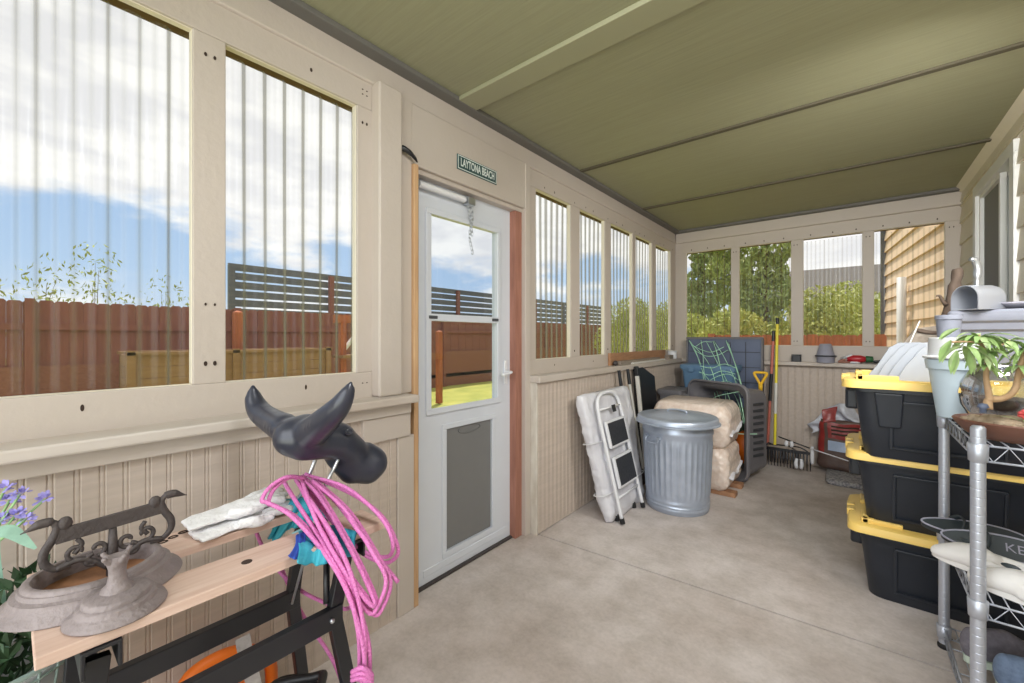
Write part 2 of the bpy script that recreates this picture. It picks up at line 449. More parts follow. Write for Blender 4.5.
def spline(pts, n=8, closed=False):
    """Catmull-Rom through pts"""
    P = [Vector(p) for p in pts]; out = []; m = len(P)
    for i in range(m if closed else m - 1):
        p1, p2 = P[i], P[(i + 1) % m]
        p0 = P[(i - 1) % m] if (closed or i > 0) else p1 * 2 - p2
        p3 = P[(i + 2) % m] if (closed or i < m - 2) else p2 * 2 - p1
        for k in range(n):
            t = k / n
            out.append(.5 * ((2 * p1) + (p2 - p0) * t + (2 * p0 - 5 * p1 + 4 * p2 - p3) * t * t + (3 * p1 - p0 - 3 * p2 + p3) * t ** 3))
    if not closed: out.append(P[-1])
    return out
def wobble(p, amp, s, seed=0):
    q = Vector(p) * s + Vector((seed * 3.1, seed * 1.7, seed * 5.3))
    return Vector(p) + amp * mnoise.noise_vector(q)
def text_mb(s, size, o, ax, ay, depth=.002, font_scale_x=1.0, align='CENTER', bold=0.0):
    """raised lettering as a mesh builder: ax along the line, ay up the letters"""
    cu = bpy.data.curves.new('t', 'FONT'); cu.body = s; cu.size = size; cu.align_x = align; cu.align_y = 'CENTER'
    cu.offset = bold
    ob = bpy.data.objects.new('t', cu); COL.objects.link(ob)
    me = bpy.data.meshes.new_from_object(ob.evaluated_get(bpy.context.evaluated_depsgraph_get()))
    o, ax, ay = Vector(o), Vector(ax), Vector(ay); nz = ax.cross(ay)
    mb = MB(); mb.add([o + ax * (v.co.x * font_scale_x) + ay * v.co.y + nz * depth for v in me.vertices], [tuple(p.vertices) for p in me.polygons])
    bpy.data.objects.remove(ob); bpy.data.curves.remove(cu); bpy.data.meshes.remove(me)
    return mb
# ================================================================ THE PORCH
YB = -1.3                                      # the porch's near end, left unbuilt behind the camera to let light in
XW, YBK, XR, ZC = -1.60, 4.95, .69, 2.45
# ---- floor: two pours of concrete with the control joint between them
jl, jr = atz(538, 534.3, 0), atz(950, 671, 0)
jd = (jr - jl).normalized(); jn = Vector((-jd.y, jd.x, 0)) * .0055
jA = jl - jd * .6; jB = jr + jd * 1.2
fl = MB()
def slab(poly): fl.prism(poly, (0, 0, -.12), (1, 0, 0), (0, 1, 0), (0, 0, 1), .12)
slab([(-1.75, YB - .4), (1.2, YB - .4), (jB.x - jn.x, jB.y - jn.y), (jA.x - jn.x, jA.y - jn.y)])
slab([(jA.x + jn.x, jA.y + jn.y), (jB.x + jn.x, jB.y + jn.y), (1.2, 5.3), (-1.75, 5.3)])
fl.box((-1.75, YB - .4, -.2), (1.2, 5.3, -.115))
struct('floor', fl, 'concrete')

# ---- ceiling and roof
ce = MB().box((-1.72, YB, ZC), (XR + .05, 5.0, ZC + .02)); struct('ceiling', ce, 'ceiling_board')
rf = MB().box((-1.78, YB, ZC + .02), (XR + .3, 5.6, ZC + .2)).box((-2.22, YB, ZC + .14), (-1.77, 5.6, ZC + .2)); struct('roof', rf, 'roof_grey')  # unseen eaves, lengthened to keep the sun out of windows and door
n_tr = [0]
def trim(mb, m, bev=.004):
    n_tr[0] += 1; return struct('trim_%d' % n_tr[0], mb, m, bev=bev)
trim(MB().box((-1.60, YB, ZC - .022), (-1.525, 4.93, ZC + .001)), 'ceiling_trim')
trim(MB().box((-1.60, 4.85, ZC - .024), (XR, 4.93, ZC + .001)), 'ceiling_trim')
trim(MB().prism([(0, 0), (-.05, 0), (0, -.05)], (XR, YB, ZC), (1, 0, 0), (0, 0, 1), (0, 1, 0), 6.2), 'siding_cream', 0)
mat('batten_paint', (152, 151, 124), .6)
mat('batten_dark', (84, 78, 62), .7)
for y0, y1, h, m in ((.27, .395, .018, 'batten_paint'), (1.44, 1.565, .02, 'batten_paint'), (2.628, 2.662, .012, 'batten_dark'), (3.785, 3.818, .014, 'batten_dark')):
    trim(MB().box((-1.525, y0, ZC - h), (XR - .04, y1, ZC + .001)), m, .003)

# ---- bead-board cladding helper: vertical grooves in a sheet facing +axis
def bead(mb, o, along, out, length, z0, z1, pitch=.047, depth=.0028, th=.012):
    o, along, out = Vector(o), Vector(along), Vector(out)
    pr = []; x = 0.0
    while x < length:
        for dx, dd in ((0, 0), (.003, -depth), (.006, -.0008), (.010, -.0008), (.013, -depth), (.016, 0)):
            if x + dx < length: pr.append((x + dx, dd))
        x += pitch
    pr.append((length, 0))
    n = len(pr); vs = []
    for z in (z0, z1):
        for a, dd in pr: vs.append(o + along * a + out * dd + Vector((0, 0, z)))
    for z in (z0, z1):
        vs.append(o - out * th + Vector((0, 0, z))); vs.append(o + along * length - out * th + Vector((0, 0, z)))
    fs = [(i, i + 1, n + i + 1, n + i) for i in range(n - 1)]
    b0, b1, t0, t1 = 2 * n, 2 * n + 1, 2 * n + 2, 2 * n + 3
    fs += [(b0, t0, t1, b1), (0, n, t0, b0), (n - 1, b1, t1, 2 * n - 1)]
    return mb.add(vs, fs)

# ---- left wall: studs, rails, mullions around the openings
LW1, LW2, ZB, ZT = (-.10, .372), (.461, .930), 1.095, 2.217
RW = [(2.196, 2.632), (2.762, 3.175), (3.284, 3.74), (3.813, 4.23), (4.334, 4.80)]
wl = MB(); TH = .03
def bl(y0, y1, z0, z1, x=XW, th=TH): wl.box((x - th, y0, z0), (x, y1, z1))
bl(YB, LW1[0], .96, 2.40)                       # plain boarding behind the camera
bl(LW1[0], 1.0, .96, ZB); bl(LW1[0], 1.0, ZT, 2.40)
bl(LW1[1], LW2[0], ZB, ZT, x=XW - .001); bl(LW2[1], 1.02, ZB, ZT, x=XW - .001)
bl(2.09, YBK, .99, ZB); bl(2.09, YBK, ZT, 2.40)
edges = [2.09] + [e for w in RW for e in w] + [YBK]
for i in range(0, len(edges), 2): bl(edges[i], edges[i + 1], ZB, ZT, x=XW - .001)
wl.box((-1.66, YB, 0), (-1.60, 1.2, .97)); wl.box((-1.66, 2.06, 0), (-1.60, 5.0, .99))
wall_left = struct('wall_left', wl, 'trim_paint', bev=.003)
# lower cladding and the knee wall
wc = MB(); bead(wc, (-1.56, YB, 0), (0, 1, 0), (1, 0, 0), 1.095 - YB, 0, .91); wc.box((-1.6, YB, 0), (-1.572, 1.095, .91))
struct('wall_left_cladding', wc, 'panel_paint')
wk = MB(); bead(wk, (-1.53, 2.116, .004), (0, 1, 0), (1, 0, 0), YBK - 2.116, 0, .957); wk.box((-1.6, 2.116, .004), (-1.542, YBK, .957))
struct('wall_left_knee', wk, 'panel_paint')
trim(MB().box((-1.60, 2.104, 0), (-1.527, 2.118, .957)), 'white_chip', .003)
trim(MB().box((-1.645, 2.098, .955), (-1.50, YBK - .002, 1.0)), 'sill_paint', .006)
trim(MB().box((-1.645, YB, .955), (-1.485, 1.165, .988)), 'sill_paint', .006)
trim(MB().box((-1.60, YB, .905), (-1.532, 1.155, .954)), 'sill_paint', .004)
trim(MB().box((-1.60, .925, .80), (-1.543, 1.16, .904)), 'trim_paint', .004)
trim(MB().box((-1.60, 1.098, 0), (-1.553, 1.186, .80)), 'trim_paint', .004)
trim(MB().box((-1.645, YB, 2.328), (-1.588, 4.925, ZC - .001)), 'trim_paint', .008)     # header
trim(MB().box((-1.65, 1.0, .989), (-1.545, 1.117, 2.332)), 'trim_paint', .008)      # post standing on the sill
trim(MB().box((-1.65, 1.118, .989), (-1.575, 1.19, 2.327)), 'trim_paint', .004)
trim(MB().box((-1.64, 1.191, 2.045), (-1.579, 2.085, 2.327)), 'trim_paint', .005)    # board over the door
trim(MB().box((-1.66, 1.188, 0), (-1.556, 1.214, 2.043)), 'pine', .003)
trim(MB().box((-1.70, 1.988, 0), (-1.605, 2.052, 2.028)), 'red_wood', .003)
trim(MB().box((-1.64, 2.053, 0), (-1.575, 2.103, 2.327)), 'trim_paint', .004)
trim(MB().box((-1.70, 1.214, 2.022), (-1.60, 2.052, 2.046)), 'trim_paint', .003)
# nail and screw holes in the painted boards
nh = MB(); random.seed(3)
def hole(y, z, r=.004,  x=XW, ry=1.0, rz=1.6):
    nh.lathe([(r, -.001), (r, .0008)], (x, y, z), 10, mtx=Matrix(((0, 0, 1), (ry, 0, 0), (0, rz, 0))))
for y in (.405, .43):
    hole(y, 2.15); hole(y, 1.16, .005); hole(y, 1.35, .003)
for y in (.955, .975): hole(y, 2.15); hole(y, 2.29, .004, rz=.7); hole(y, 2.27, .004, rz=.7)
for y in (.72, .13, -.05): hole(y, 1.055, .004, rz=2.4); hole(y + .02, 2.265, .005)
for y in (.955, .975): hole(y, 1.05, .004, rz=.6)
for i, w in enumerate(RW):
    m = (w[0] + w[1]) / 2
    hole(m, 2.245, .005); hole(m - .12, 2.245, .004); hole(m, 1.05, .004); hole(w[1] + .05, 2.24, .004); hole(w[1] + .05, 1.14, .005)
o = link('nail_hole', nh.mesh('nail_hole', 'hole_dark'), wall_left)
# ---- back wall
BW = [(-1.481, -1.015), (-.938, -.476), (-.378, .067), (.146, .591)]; BB, BT = 1.155, 2.20
wb = MB()
def bb(x0, x1, z0, z1, y=YBK, th=TH): wb.box((x0, y, z0), (x1, y + th, z1))
bb(-1.645, XR, .96, BB); bb(-1.645, XR, BT, 2.42)
ed = [-1.645] + [e for w in BW for e in w] + [XR]
for i in range(0, len(ed), 2): bb(ed[i], ed[i + 1], BB, BT, y=YBK + .001)
wb.box((-1.66, 4.985, 0), (XR + .1, 5.02, .97))
wall_back = struct('wall_back', wb, 'trim_paint', bev=.003)
wbc = MB(); bead(wbc, (-1.53, YBK, 0), (1, 0, 0), (0, -1, 0), XR + 1.53, 0, .957, pitch=.06); wbc.box((-1.53, 4.963, 0), (XR, 4.985, .957))
struct('wall_back_cladding', wbc, 'panel_paint')
trim(MB().box((-1.5, 4.875, .962), (XR - .002, 4.995, 1.0)), 'sill_paint', .006)
trim(MB().box((-1.586, 4.918, 2.318), (XR, 4.96, ZC - .001)), 'trim_paint', .008)
nb = MB()
def holeb(x, z, r=.004, rz=1.6): nb.lathe([(r, -.001), (r, .0008)], (x, YBK, z), 10, mtx=Matrix(((1, 0, 0), (0, 0, -1), (0, rz, 0))))
for i, w in enumerate(BW):
    for k in range(3): holeb(w[0] + .06 + k * .17, BT + .03, .005)
    for z in (2.15, 1.2): holeb(w[1] + .025, z); holeb(w[1] + .05, z)
link('nail_hole', nb.mesh('nail_hole', 'hole_dark'), wall_back)
# ---- right wall: lap siding of the house, with its sliding window
W12 = (3.42, 4.395, 1.30, 2.305)
def lap(mb, o, along, out, length, z0, z1, first, step=.172, th=.013, cut=None):
    o, along, out = Vector(o), Vector(along), Vector(out)
    zs = [z0]; z = first
    extra = sorted([c for c in cut[2:]]) if cut else []
    while z < z1 + step:
        if z0 < z < z1: zs.append(z)
        z += step
    zs.append(z1)
    zs = sorted(set(zs + extra))
    for a, b in zip(zs[:-1], zs[1:]):
        spans = [(0, length)]
        if cut and b > cut[2] and a < cut[3]: spans = [(0, cut[0]), (cut[1], length)]
        for s0, s1 in spans:
            if s1 - s0 < .01: continue
            p, q = o + along * s0, o + along * s1
            vs = []
            for e in (p, q):
                vs += [e + out * (th + .004) + Vector((0, 0, a)), e + out * .004 + Vector((0, 0, b)), e - out * .02 + Vector((0, 0, b)), e - out * .02 + Vector((0, 0, a))]
            mb.add(vs, [(0, 1, 2, 3), (7, 6, 5, 4), (0, 4, 5, 1), (1, 5, 6, 2), (2, 6, 7, 3), (3, 7, 4, 0)])
    return mb
wr = MB(); lap(wr, (XR, YB, 0), (0, 1, 0), (-1, 0, 0), 5.02 - YB, 0, ZC, 2.336 - .172 * 13, cut=(W12[0] - YB, W12[1] - YB, W12[2], W12[3]))
struct('wall_right', wr, 'siding_cream')
# house window (white sliding sash): frame, screened left sash, glazed right sash, sheet inside painted as the pane's green reflection
def ring(mb, o, ax, ay, az, w, h, b, d):       # rectangular ring b wide, d deep
    o, ax, ay, az = Vector(o), Vector(ax), Vector(ay), Vector(az)
    def bx(x0, x1, y0, y1):
        mb.prism([(x0, y0), (x1, y0), (x1, y1), (x0, y1)], o, ax, ay, az, d)
    bx(0, w, 0, b); bx(0, w, h - b, h); bx(0, b, b, h - b); bx(w - b, w, b, h - b); return mb
y0, y1, z0, z1 = W12
win = struct('window_12', ring(MB(), (XR - .028, y0, z0), (0, 1, 0), (0, 0, 1), (1, 0, 0), y1 - y0, z1 - z0, .075, .09), 'white_paint', bev=.004)
part('sash', ring(MB(), (XR - .008, 3.79, z0 + .07), (0, 1, 0), (0, 0, 1), (1, 0, 0), y1 - 3.79 - .07, z1 - z0 - .14, .03, .03), 'white_paint', win, .003)
part('sash', ring(MB(), (XR + .024, 3.49, z0 + .07), (0, 1, 0), (0, 0, 1), (1, 0, 0), .36, z1 - z0 - .14, .035, .03), 'white_paint', win, .003)
mat('insect_screen', (128, 128, 128), .8)
part('insect_screen', MB().box((XR + .012, 3.81, z0 + .09), (XR + .016, y1 - .09, z1 - .09)), 'insect_screen', win)
part('glass_pane', MB().box((XR + .036, 3.52, z0 + .10), (XR + .040, 3.83, z1 - .10)), 'house_glass', win)
part('pane_reflection', MB().grid(lambda a, b: Vector((XR + .09 + .012 * math.sin(a * 40), 3.44 + a * .95, z0 + .0 + b * (z1 - z0))), 60, 1), 'pane_reflection', win)  # stands in for the greenery mirrored in the glass
part('room_wall', MB().box((XR + .13, y0 - .1, z0 - .1), (XR + .14, y1 + .1, z1 + .1)), 'room_dark', win)

# ---- corrugated clear panels behind every opening of the left and back walls
def wave(o, along, length, z0, z1, out, pitch=.068, amp=.0075, ph=0.0, wob=0):
    o, along, out = Vector(o), Vector(along), Vector(out); n = int(length / pitch * 16)
    mb = MB()
    def fn(a, b):
        s = a * length; w = math.sin(2 * PI * s / pitch + ph)
        w = w + .12 * math.sin(3 * (2 * PI * s / pitch + ph))
        return o + along * s + out * (amp * w * (.98 + .16 * math.sin(s * 31 + ph * 3) * math.sin(s * 17 + 1)) + .004 * wob * math.sin(b * 3 + a * 5)) + Vector((0, 0, z0 + b * (z1 - z0)))
    return mb.grid(fn, n, 6)
mat('stop_strip', (222, 214, 196), .5)
wn = 0
def window(kind, a0, a1, zb, zt, ph):
    global wn; wn += 1; g = .006
    if kind == 'L':
        f = MB(); ring(f, (XW - .036, a0 - .004, zb - .004), (0, 1, 0), (0, 0, 1), (1, 0, 0), a1 - a0 + .008, zt - zb + .008, g, .026)
        w = struct('window_%d' % wn, f, 'stop_strip', bev=.002)
        sh = wave((XW - .050, a0 - .02, 0), (0, 1, 0), a1 - a0 + .04, zb - .06, zt - .010, (1, 0, 0), ph=ph, wob=1)
    else:
        f = MB(); ring(f, (a0 - .004, YBK + .036, zb - .004), (1, 0, 0), (0, 0, 1), (0, -1, 0), a1 - a0 + .008, zt - zb + .008, g, .026)
        w = struct('window_%d' % wn, f, 'stop_strip', bev=.002)
        sh = wave((a0 - .02, YBK + .052, 0), (1, 0, 0), a1 - a0 + .04, zb - .06, zt - .02, (0, -1, 0), ph=ph, wob=1)
    part('corrugated_panel', sh, 'corrugated_plastic', w, smooth=True)
for i, w in enumerate([LW1, LW2] + RW): window('L', w[0], w[1], ZB, ZT, i * 1.3)
for i, w in enumerate(BW): window('B', w[0], w[1], BB, BT, i * .9)
# outside strip that closes the top of the openings (dark wood seen above the panels)
mat('eave_dark', (86, 64, 46), .8)
trim(MB().box((-1.76, YB, 2.264), (-1.71, 5.0, 2.47)), 'eave_dark', 0)
trim(MB().box((-1.71, 5.06, 2.212), (XR, 5.1, 2.47)), 'eave_dark', 0)
trim(MB().box((-1.71, YB, .0), (-1.665, 1.2, 1.06)), 'wall_paint', 0)

# ---- storm door
DX = -1.65
door = struct('door_1', MB(), 'door_white')
dy0, dy1, dz0, dz1 = 1.283, 1.996, .012, 2.018
gy0, gy1, gz0, gz1 = 1.351, 1.868, .872, 1.872
lf = MB()
def dbox(y0, y1, z0, z1, d=.04): lf.box((DX - d, y0, z0), (DX, y1, z1))
dbox(dy0, gy0, dz0, dz1); dbox(gy1, dy1, dz0, dz1); dbox(gy0, gy1, gz1, dz1)
py0, py1, pz0, pz1 = 1.464, 1.824, .118, .762
dbox(gy0, gy1, dz0, pz0); dbox(gy0, gy1, pz1, gz0); dbox(gy0, py0, pz0, pz1); dbox(py1, gy1, pz0, pz1)
part('door_leaf', lf, 'door_white', door)
part('glazing_frame', ring(MB(), (DX - .002, gy0 - .022, gz0 - .022), (0, 1, 0), (0, 0, 1), (1, 0, 0), gy1 - gy0 + .044, gz1 - gz0 + .044, .03, .014), 'door_white', door, .004)
part('sash_rail', MB().box((DX - .006, gy0 + .006, 1.325), (DX + .012, gy1 - .006, 1.362)), 'door_white', door, .004)
mat('rail_latch', (70, 72, 78), .5)
for yy in (1.375, 1.845): part('sash_latch', MB().box((DX + .012, yy - .035, 1.336), (DX + .017, yy + .02, 1.352)), 'rail_latch', door, .002)
part('glass_pane', MB().box((DX - .022, gy0 + .002, gz0 + .002), (DX - .018, gy1 - .002, gz1 - .002)), 'door_glass', door)
pf = part('pet_flap', MB().box((DX - .022, py0 + .004, pz0 + .004), (DX - .008, py1 - .004, pz1 - .004)), 'pet_flap', door, .003)
part('flap_frame', ring(MB(), (DX - .004, py0 - .026, pz0 - .026), (0, 1, 0), (0, 0, 1), (1, 0, 0), py1 - py0 + .052, pz1 - pz0 + .052, .028, .010), 'door_white', door, .003)
part('flap_handle', MB().tube([(DX - .006, 1.644 + .085 * math.cos(a), .735 + .022 * math.sin(a)) for a in [2 * PI * k / 24 for k in range(24)]], .0035, 6, closed=True), 'pet_flap', pf, smooth=True, label='oval moulded grip near the top of the flap')
part('kick_rail', MB().box((DX - .002, dy0 + .03, .045), (DX + .004, dy1 - .03, .082)), 'door_white', door, .003)
hd = part('handle', MB().box((DX, 1.93, .955), (DX + .008, 1.958, 1.10)), 'white_plastic', door, .004)
hl = MB().tube(spline([(DX + .006, 1.944, 1.03), (DX + .045, 1.944, 1.03), (DX + .052, 1.93, 1.028), (DX + .05, 1.86, 1.018)], 5), .009, 8)
part('lever', hl, 'white_plastic', hd, smooth=True)
fr = MB(); fr.box((-1.70, 1.214, 0), (-1.648, 1.280, 2.022)); fr.box((-1.72, 1.214, 2.018), (-1.648, 1.99, 2.03)); fr.box((-1.70, 1.997, 0), (-1.66, 2.0, 2.02))
part('door_frame', fr, 'door_white', door, .002)
part('hinge_strip', MB().box((-1.648, 1.262, .02), (-1.642, 1.281, 2.01)), 'steel', door)
part('threshold', MB().box((-1.72, 1.215, 0), (-1.63, 1.998, .011)), 'dark_iron', door)
# pneumatic closer and safety chain
clo = thing('door_closer', 'white tubular closer along the top of the storm door with a hanging chain', 'door closer', (-1.62, 1.25, 1.985))
part('cylinder', MB().tube([(-1.622, 1.265, 1.985), (-1.622, 1.57, 1.985)], .017, 12), 'white_plastic', clo, smooth=True, autosm=40)
part('bracket', MB().box((-1.65, 1.585, 1.965), (-1.605, 1.64, 2.005)), 'steel', clo, .003)
part('bracket', MB().box((-1.65, 1.225, 1.97), (-1.61, 1.262, 2.0)), 'steel', clo, .003)
part('rod', MB().tube([(-1.622, 1.565, 1.985), (-1.622, 1.62, 1.985)], .006, 8), 'steel', clo, smooth=True)
ch = MB()
for k in range(13):
    z = 1.965 - k * .021; yv = 1.625 + .012 * math.sin(k * .6); rm = Euler((0, 0, (k % 2) * PI / 2)).to_matrix()
    ch.tube([Vector((-1.625, yv, z)) + rm @ Vector((.0065 * math.cos(a), 0, .014 * math.sin(a))) for a in [2 * PI * q / 12 for q in range(12)]], .0022, 5, closed=True)
for k in range(8):
    z = 1.96 - k * .021; rm = Euler((0, 0, ((k + 1) % 2) * PI / 2)).to_matrix()
    ch.tube([Vector((-1.625, 1.605 + k * .004, z)) + rm @ Vector((.0065 * math.cos(a), 0, .014 * math.sin(a))) for a in [2 * PI * q / 12 for q in range(12)]], .0022, 5, closed=True)
part('chain', ch, 'steel', clo, smooth=True)
# ---- small sign and hook on the board over the door
sg = thing('street_sign', 'small green sign with white capitals on the board above the storm door', 'sign', (-1.579, 1.627, 2.15))
part('sign_plate', MB().box((-1.579, 1.474, 2.112), (-1.573, 1.78, 2.19)), 'sign_green', sg, .002)
part('border', ring(MB(), (-1.574, 1.478, 2.116), (0, 1, 0), (0, 0, 1), (1, 0, 0), .298, .070, .004, .0016), 'sign_white', sg)
part('lettering', text_mb('LAYTONA BEACH', .058, (-1.573, 1.627, 2.151), (0, 1, 0), (0, 0, 1), .001, .56, bold=.0016), 'sign_white', sg)
hk = MB().tube(spline([(-1.575, 1.118, 2.085), (-1.556, 1.125, 2.088), (-1.545, 1.15, 2.078), (-1.548, 1.185, 2.062), (-1.556, 1.205, 2.052)], 5), [.012, .012, .012, .013, .014, .014, .014, .013, .012, .012, .012, .011, .010, .009, .009, .008, .007, .006, .005, .004, .004], 8)
solo('sensor_hook', hk, 'black_plastic', 'small black hook-shaped fitting on the post left of the door top', 'hook', smooth=True, loc=(-1.575, 1.12, 2.08))

# ================================================================ LIGHT AND SKY
w = bpy.data.worlds.new('sky'); sc.world = w; w.use_nodes = True
nt = w.node_tree; n = nt.nodes; l = nt.links; n.clear()
out = n.new('ShaderNodeOutputWorld'); bg = n.new('ShaderNodeBackground'); l.new(bg.outputs[0], out.inputs[0])
tc = n.new('ShaderNodeTexCoord'); sp = n.new('ShaderNodeSeparateXYZ'); l.new(tc.outputs['Generated'], sp.inputs[0])
gr = n.new('ShaderNodeValToRGB'); e = gr.color_ramp.elements
e[0].position = 0; e[0].color = lin((220, 233, 247)); e[1].position = .55; e[1].color = lin((128, 174, 230))
e.new(.12).color = lin((186, 214, 244))
l.new(sp.outputs[2], gr.inputs[0])
mp = n.new('ShaderNodeMapping'); mp.inputs['Scale'].default_value = (1.6, 1.6, 4.5); l.new(tc.outputs['Generated'], mp.inputs[0])
no = n.new('ShaderNodeTexNoise'); no.inputs['Scale'].default_value = 2.2; no.inputs['Detail'].default_value = 7; no.inputs['Roughness'].default_value = .55
l.new(mp.outputs[0], no.inputs['Vector'])
def math_n(op, a, b):
    q = n.new('ShaderNodeMath'); q.operation = op
    for i, x in enumerate((a, b)):
        if isinstance(x, (int, float)): q.inputs[i].default_value = x
        else: l.new(x, q.inputs[i])
    return q.outputs[0]
h = math_n('ADD', math_n('ADD', sp.outputs[2], math_n('MULTIPLY', math_n('MAXIMUM', sp.outputs[1], 0.0), .15)), math_n('MULTIPLY', math_n('SUBTRACT', no.outputs['Fac'], .5), .55))
def smooth(v, a, b):
    q = n.new('ShaderNodeMapRange'); q.interpolation_type = 'SMOOTHSTEP'; q.inputs[1].default_value = a; q.inputs[2].default_value = b
    l.new(v, q.inputs[0]); return q.outputs[0]
big = smooth(h, .20, .29)                       # bank of cloud above about sixteen degrees
low = math_n('MULTIPLY', smooth(no.outputs['Fac'], .50, .62), math_n('SUBTRACT', 1.0, smooth(sp.outputs[2], .04, .13)))
cl = math_n('MAXIMUM', big, low)
no2 = n.new('ShaderNodeTexNoise'); no2.inputs['Scale'].default_value = 5; no2.inputs['Detail'].default_value = 5; l.new(mp.outputs[0], no2.inputs['Vector'])
cc = n.new('ShaderNodeValToRGB'); cc.color_ramp.elements[0].position = .38; cc.color_ramp.elements[1].position = .6
cc.color_ramp.elements[0].color = lin((243, 243, 245)); cc.color_ramp.elements[1].color = (1.12, 1.11, 1.08, 1)
l.new(no2.outputs['Fac'], cc.inputs[0])
mx = n.new('ShaderNodeMix'); mx.data_type = 'RGBA'; l.new(cl, mx.inputs[0]); l.new(gr.outputs[0], mx.inputs[6]); l.new(cc.outputs[0], mx.inputs[7])
l.new(mx.outputs[2], bg.inputs['Color']); bg.inputs['Strength'].default_value = 1.0
sl = bpy.data.lights.new('sun', 'SUN'); sl.energy = 4.4; sl.angle = R(.6); sl.color = (1, .93, .82)
so = bpy.data.objects.new('sun', sl); COL.objects.link(so)
az, el = R(32), R(62)
sd = Vector((-math.sin(az) * math.cos(el), math.cos(az) * math.cos(el), math.sin(el)))
so.rotation_euler = sd.to_track_quat('Z', 'Y').to_euler()
def area(name, loc, aim, sx, sy, power, col=(1, 1, 1)):
    a = bpy.data.lights.new(name, 'AREA'); a.shape = 'RECTANGLE'; a.size = sx; a.size_y = sy; a.energy = power; a.color = col
    o = bpy.data.objects.new(name, a); COL.objects.link(o); o.location = loc
    o.rotation_euler = (Vector(loc) - Vector(aim)).to_track_quat('Z', 'Y').to_euler(); return o
area('near_end_fill', (-.45, YB - .1, 1.4), (-.45, 2.5, 1.2), 2.2, 2.2, 50, (.94, .97, 1))  # added fill panel across the unbuilt near end
area('ceiling_fill', (.05, .55, 2.42), (-.35, 2.3, 0), .9, .7, 44, (.96, .98, 1))  # added fill out of view under the ceiling, no fixture there
area('wall_fill', (.60, 1.95, 1.98), (-.70, 4.4, .60), .7, .6, 29, (1, .98, .94)).data.spread = R(140)  # added fill out of view, brightens the back of the porch
sc.view_settings.view_transform = 'Standard'; sc.view_settings.look = 'None'
sc.view_settings.exposure = 0; sc.view_settings.gamma = 1
sc.view_settings.use_curve_mapping = False
sc.cycles.use_denoising = True
sc.cycles.max_bounces = 10; sc.cycles.diffuse_bounces = 5; sc.cycles.transparent_max_bounces = 16; sc.cycles.glossy_bounces = 4
sc.cycles.caustics_reflective = False; sc.cycles.caustics_refractive = False
sc.cycles.sample_clamp_indirect = 6
# ================================================================ OUTSIDE
ZG = -.1
gm = MB()
gm.grid(lambda a, b: Vector((-40 + a * 80, -20 + b * 80, ZG + (.05 * mnoise.noise(Vector((a * 30, b * 30, 0))) if abs(-40 + a * 80) > 3 else -.02))), 60, 60)
o = struct('ground', gm, 'lawn', smooth=True)
# red board fence along the yard
def picket_fence(name, label, p, q, h, z0=ZG, bw=.14, m='fence_red', post='fence_red', screen=None, step=2.4):
    p, q = Vector((*p, z0)), Vector((*q, z0)); d = (q - p); L = d.length; d.normalize(); nrm = Vector((d.y, -d.x, 0))
    t = thing(name, label, 'fence', p)
    bd = MB(); k = 0; x = 0
    random.seed(11)
    while x < L:
        hh = h + random.uniform(-.008, .008); a = p + d * (x + .0005); c = .022
        poly = [(0, 0), (bw - .001, 0), (bw - .001, hh - c), (bw - .001 - c, hh), (c, hh), (0, hh - c)]
        bd.prism(poly, a + nrm * (.006 * (k % 2)), d, (0, 0, 1), nrm, .018); x += bw; k += 1
    part('board_panel', bd, m, t)
    for zz in (.3, h - .35):
        part('rail', MB().beam(p + Vector((0, 0, zz)) + nrm * .04, q + Vector((0, 0, zz)) + nrm * .04, .04, .09), post, t)
    x = 0
    while x <= L:
        a = p + d * x + nrm * .08
        part('post', MB().box(a + Vector((-.045, -.045, 0)), a + Vector((.045, .045, h + .02))), post, t); x += step
    if screen:
        part('screen', MB().beam(p + nrm * .055 + Vector((0, 0, screen / 2)), q + nrm * .055 + Vector((0, 0, screen / 2)), .01, screen), 'fence_screen', t)
    return t
picket_fence('board_fence', 'long red-brown board fence across the lawn seen through the left windows and door', (-8.5, -7), (-8.5, 26), 1.83, screen=.95, post='fence_red')
picket_fence('board_fence', 'low orange fence just outside the back windows, in front of the bushes', (-1.75, 7.3), (.2, 7.0), 1.37, m='fence_post', post='fence_post')
# tall grey slat fence behind it
t = thing('slat_fence', 'tall grey fence of horizontal slats standing behind the red board fence', 'fence', (-12, 3.5, ZG))
sm = MB()
for k in range(13):
    z = .2 + k * .225; sm.box((-12.02, 3.5, z), (-11.98, 24, z + .175))
part('slat_panel', sm, 'slat_grey', t)
for k in range(9):
    y = 3.55 + k * 2.55; part('post', MB().box((-11.97, y - .07, ZG), (-11.87, y + .07, 3.02)), 'fence_red' if k % 2 else 'slat_grey', t)
# posts standing in the lawn
for (x, y, h, wd, lb) in ((-6.46, 5.55, 1.46, .10, 'lone wooden post in the lawn seen through the door glass'), (-7.6, 2.35, 1.75, .12, 'sunlit wooden post before the fence seen through the second window')):
    mb = MB().box((x - wd / 2, y - wd / 2, ZG), (x + wd / 2, y + wd / 2, ZG + h - .02)); mb.loft([[Vector((x - s, y - s, ZG + h - .02 + z)), Vector((x + s, y - s, ZG + h - .02 + z)), Vector((x + s, y + s, ZG + h - .02 + z)), Vector((x - s, y + s, ZG + h - .02 + z))] for s, z in ((wd / 2, 0), (.01, .03))])
    solo('wooden_post', mb, 'fence_post', lb, 'post', loc=(x, y, ZG))
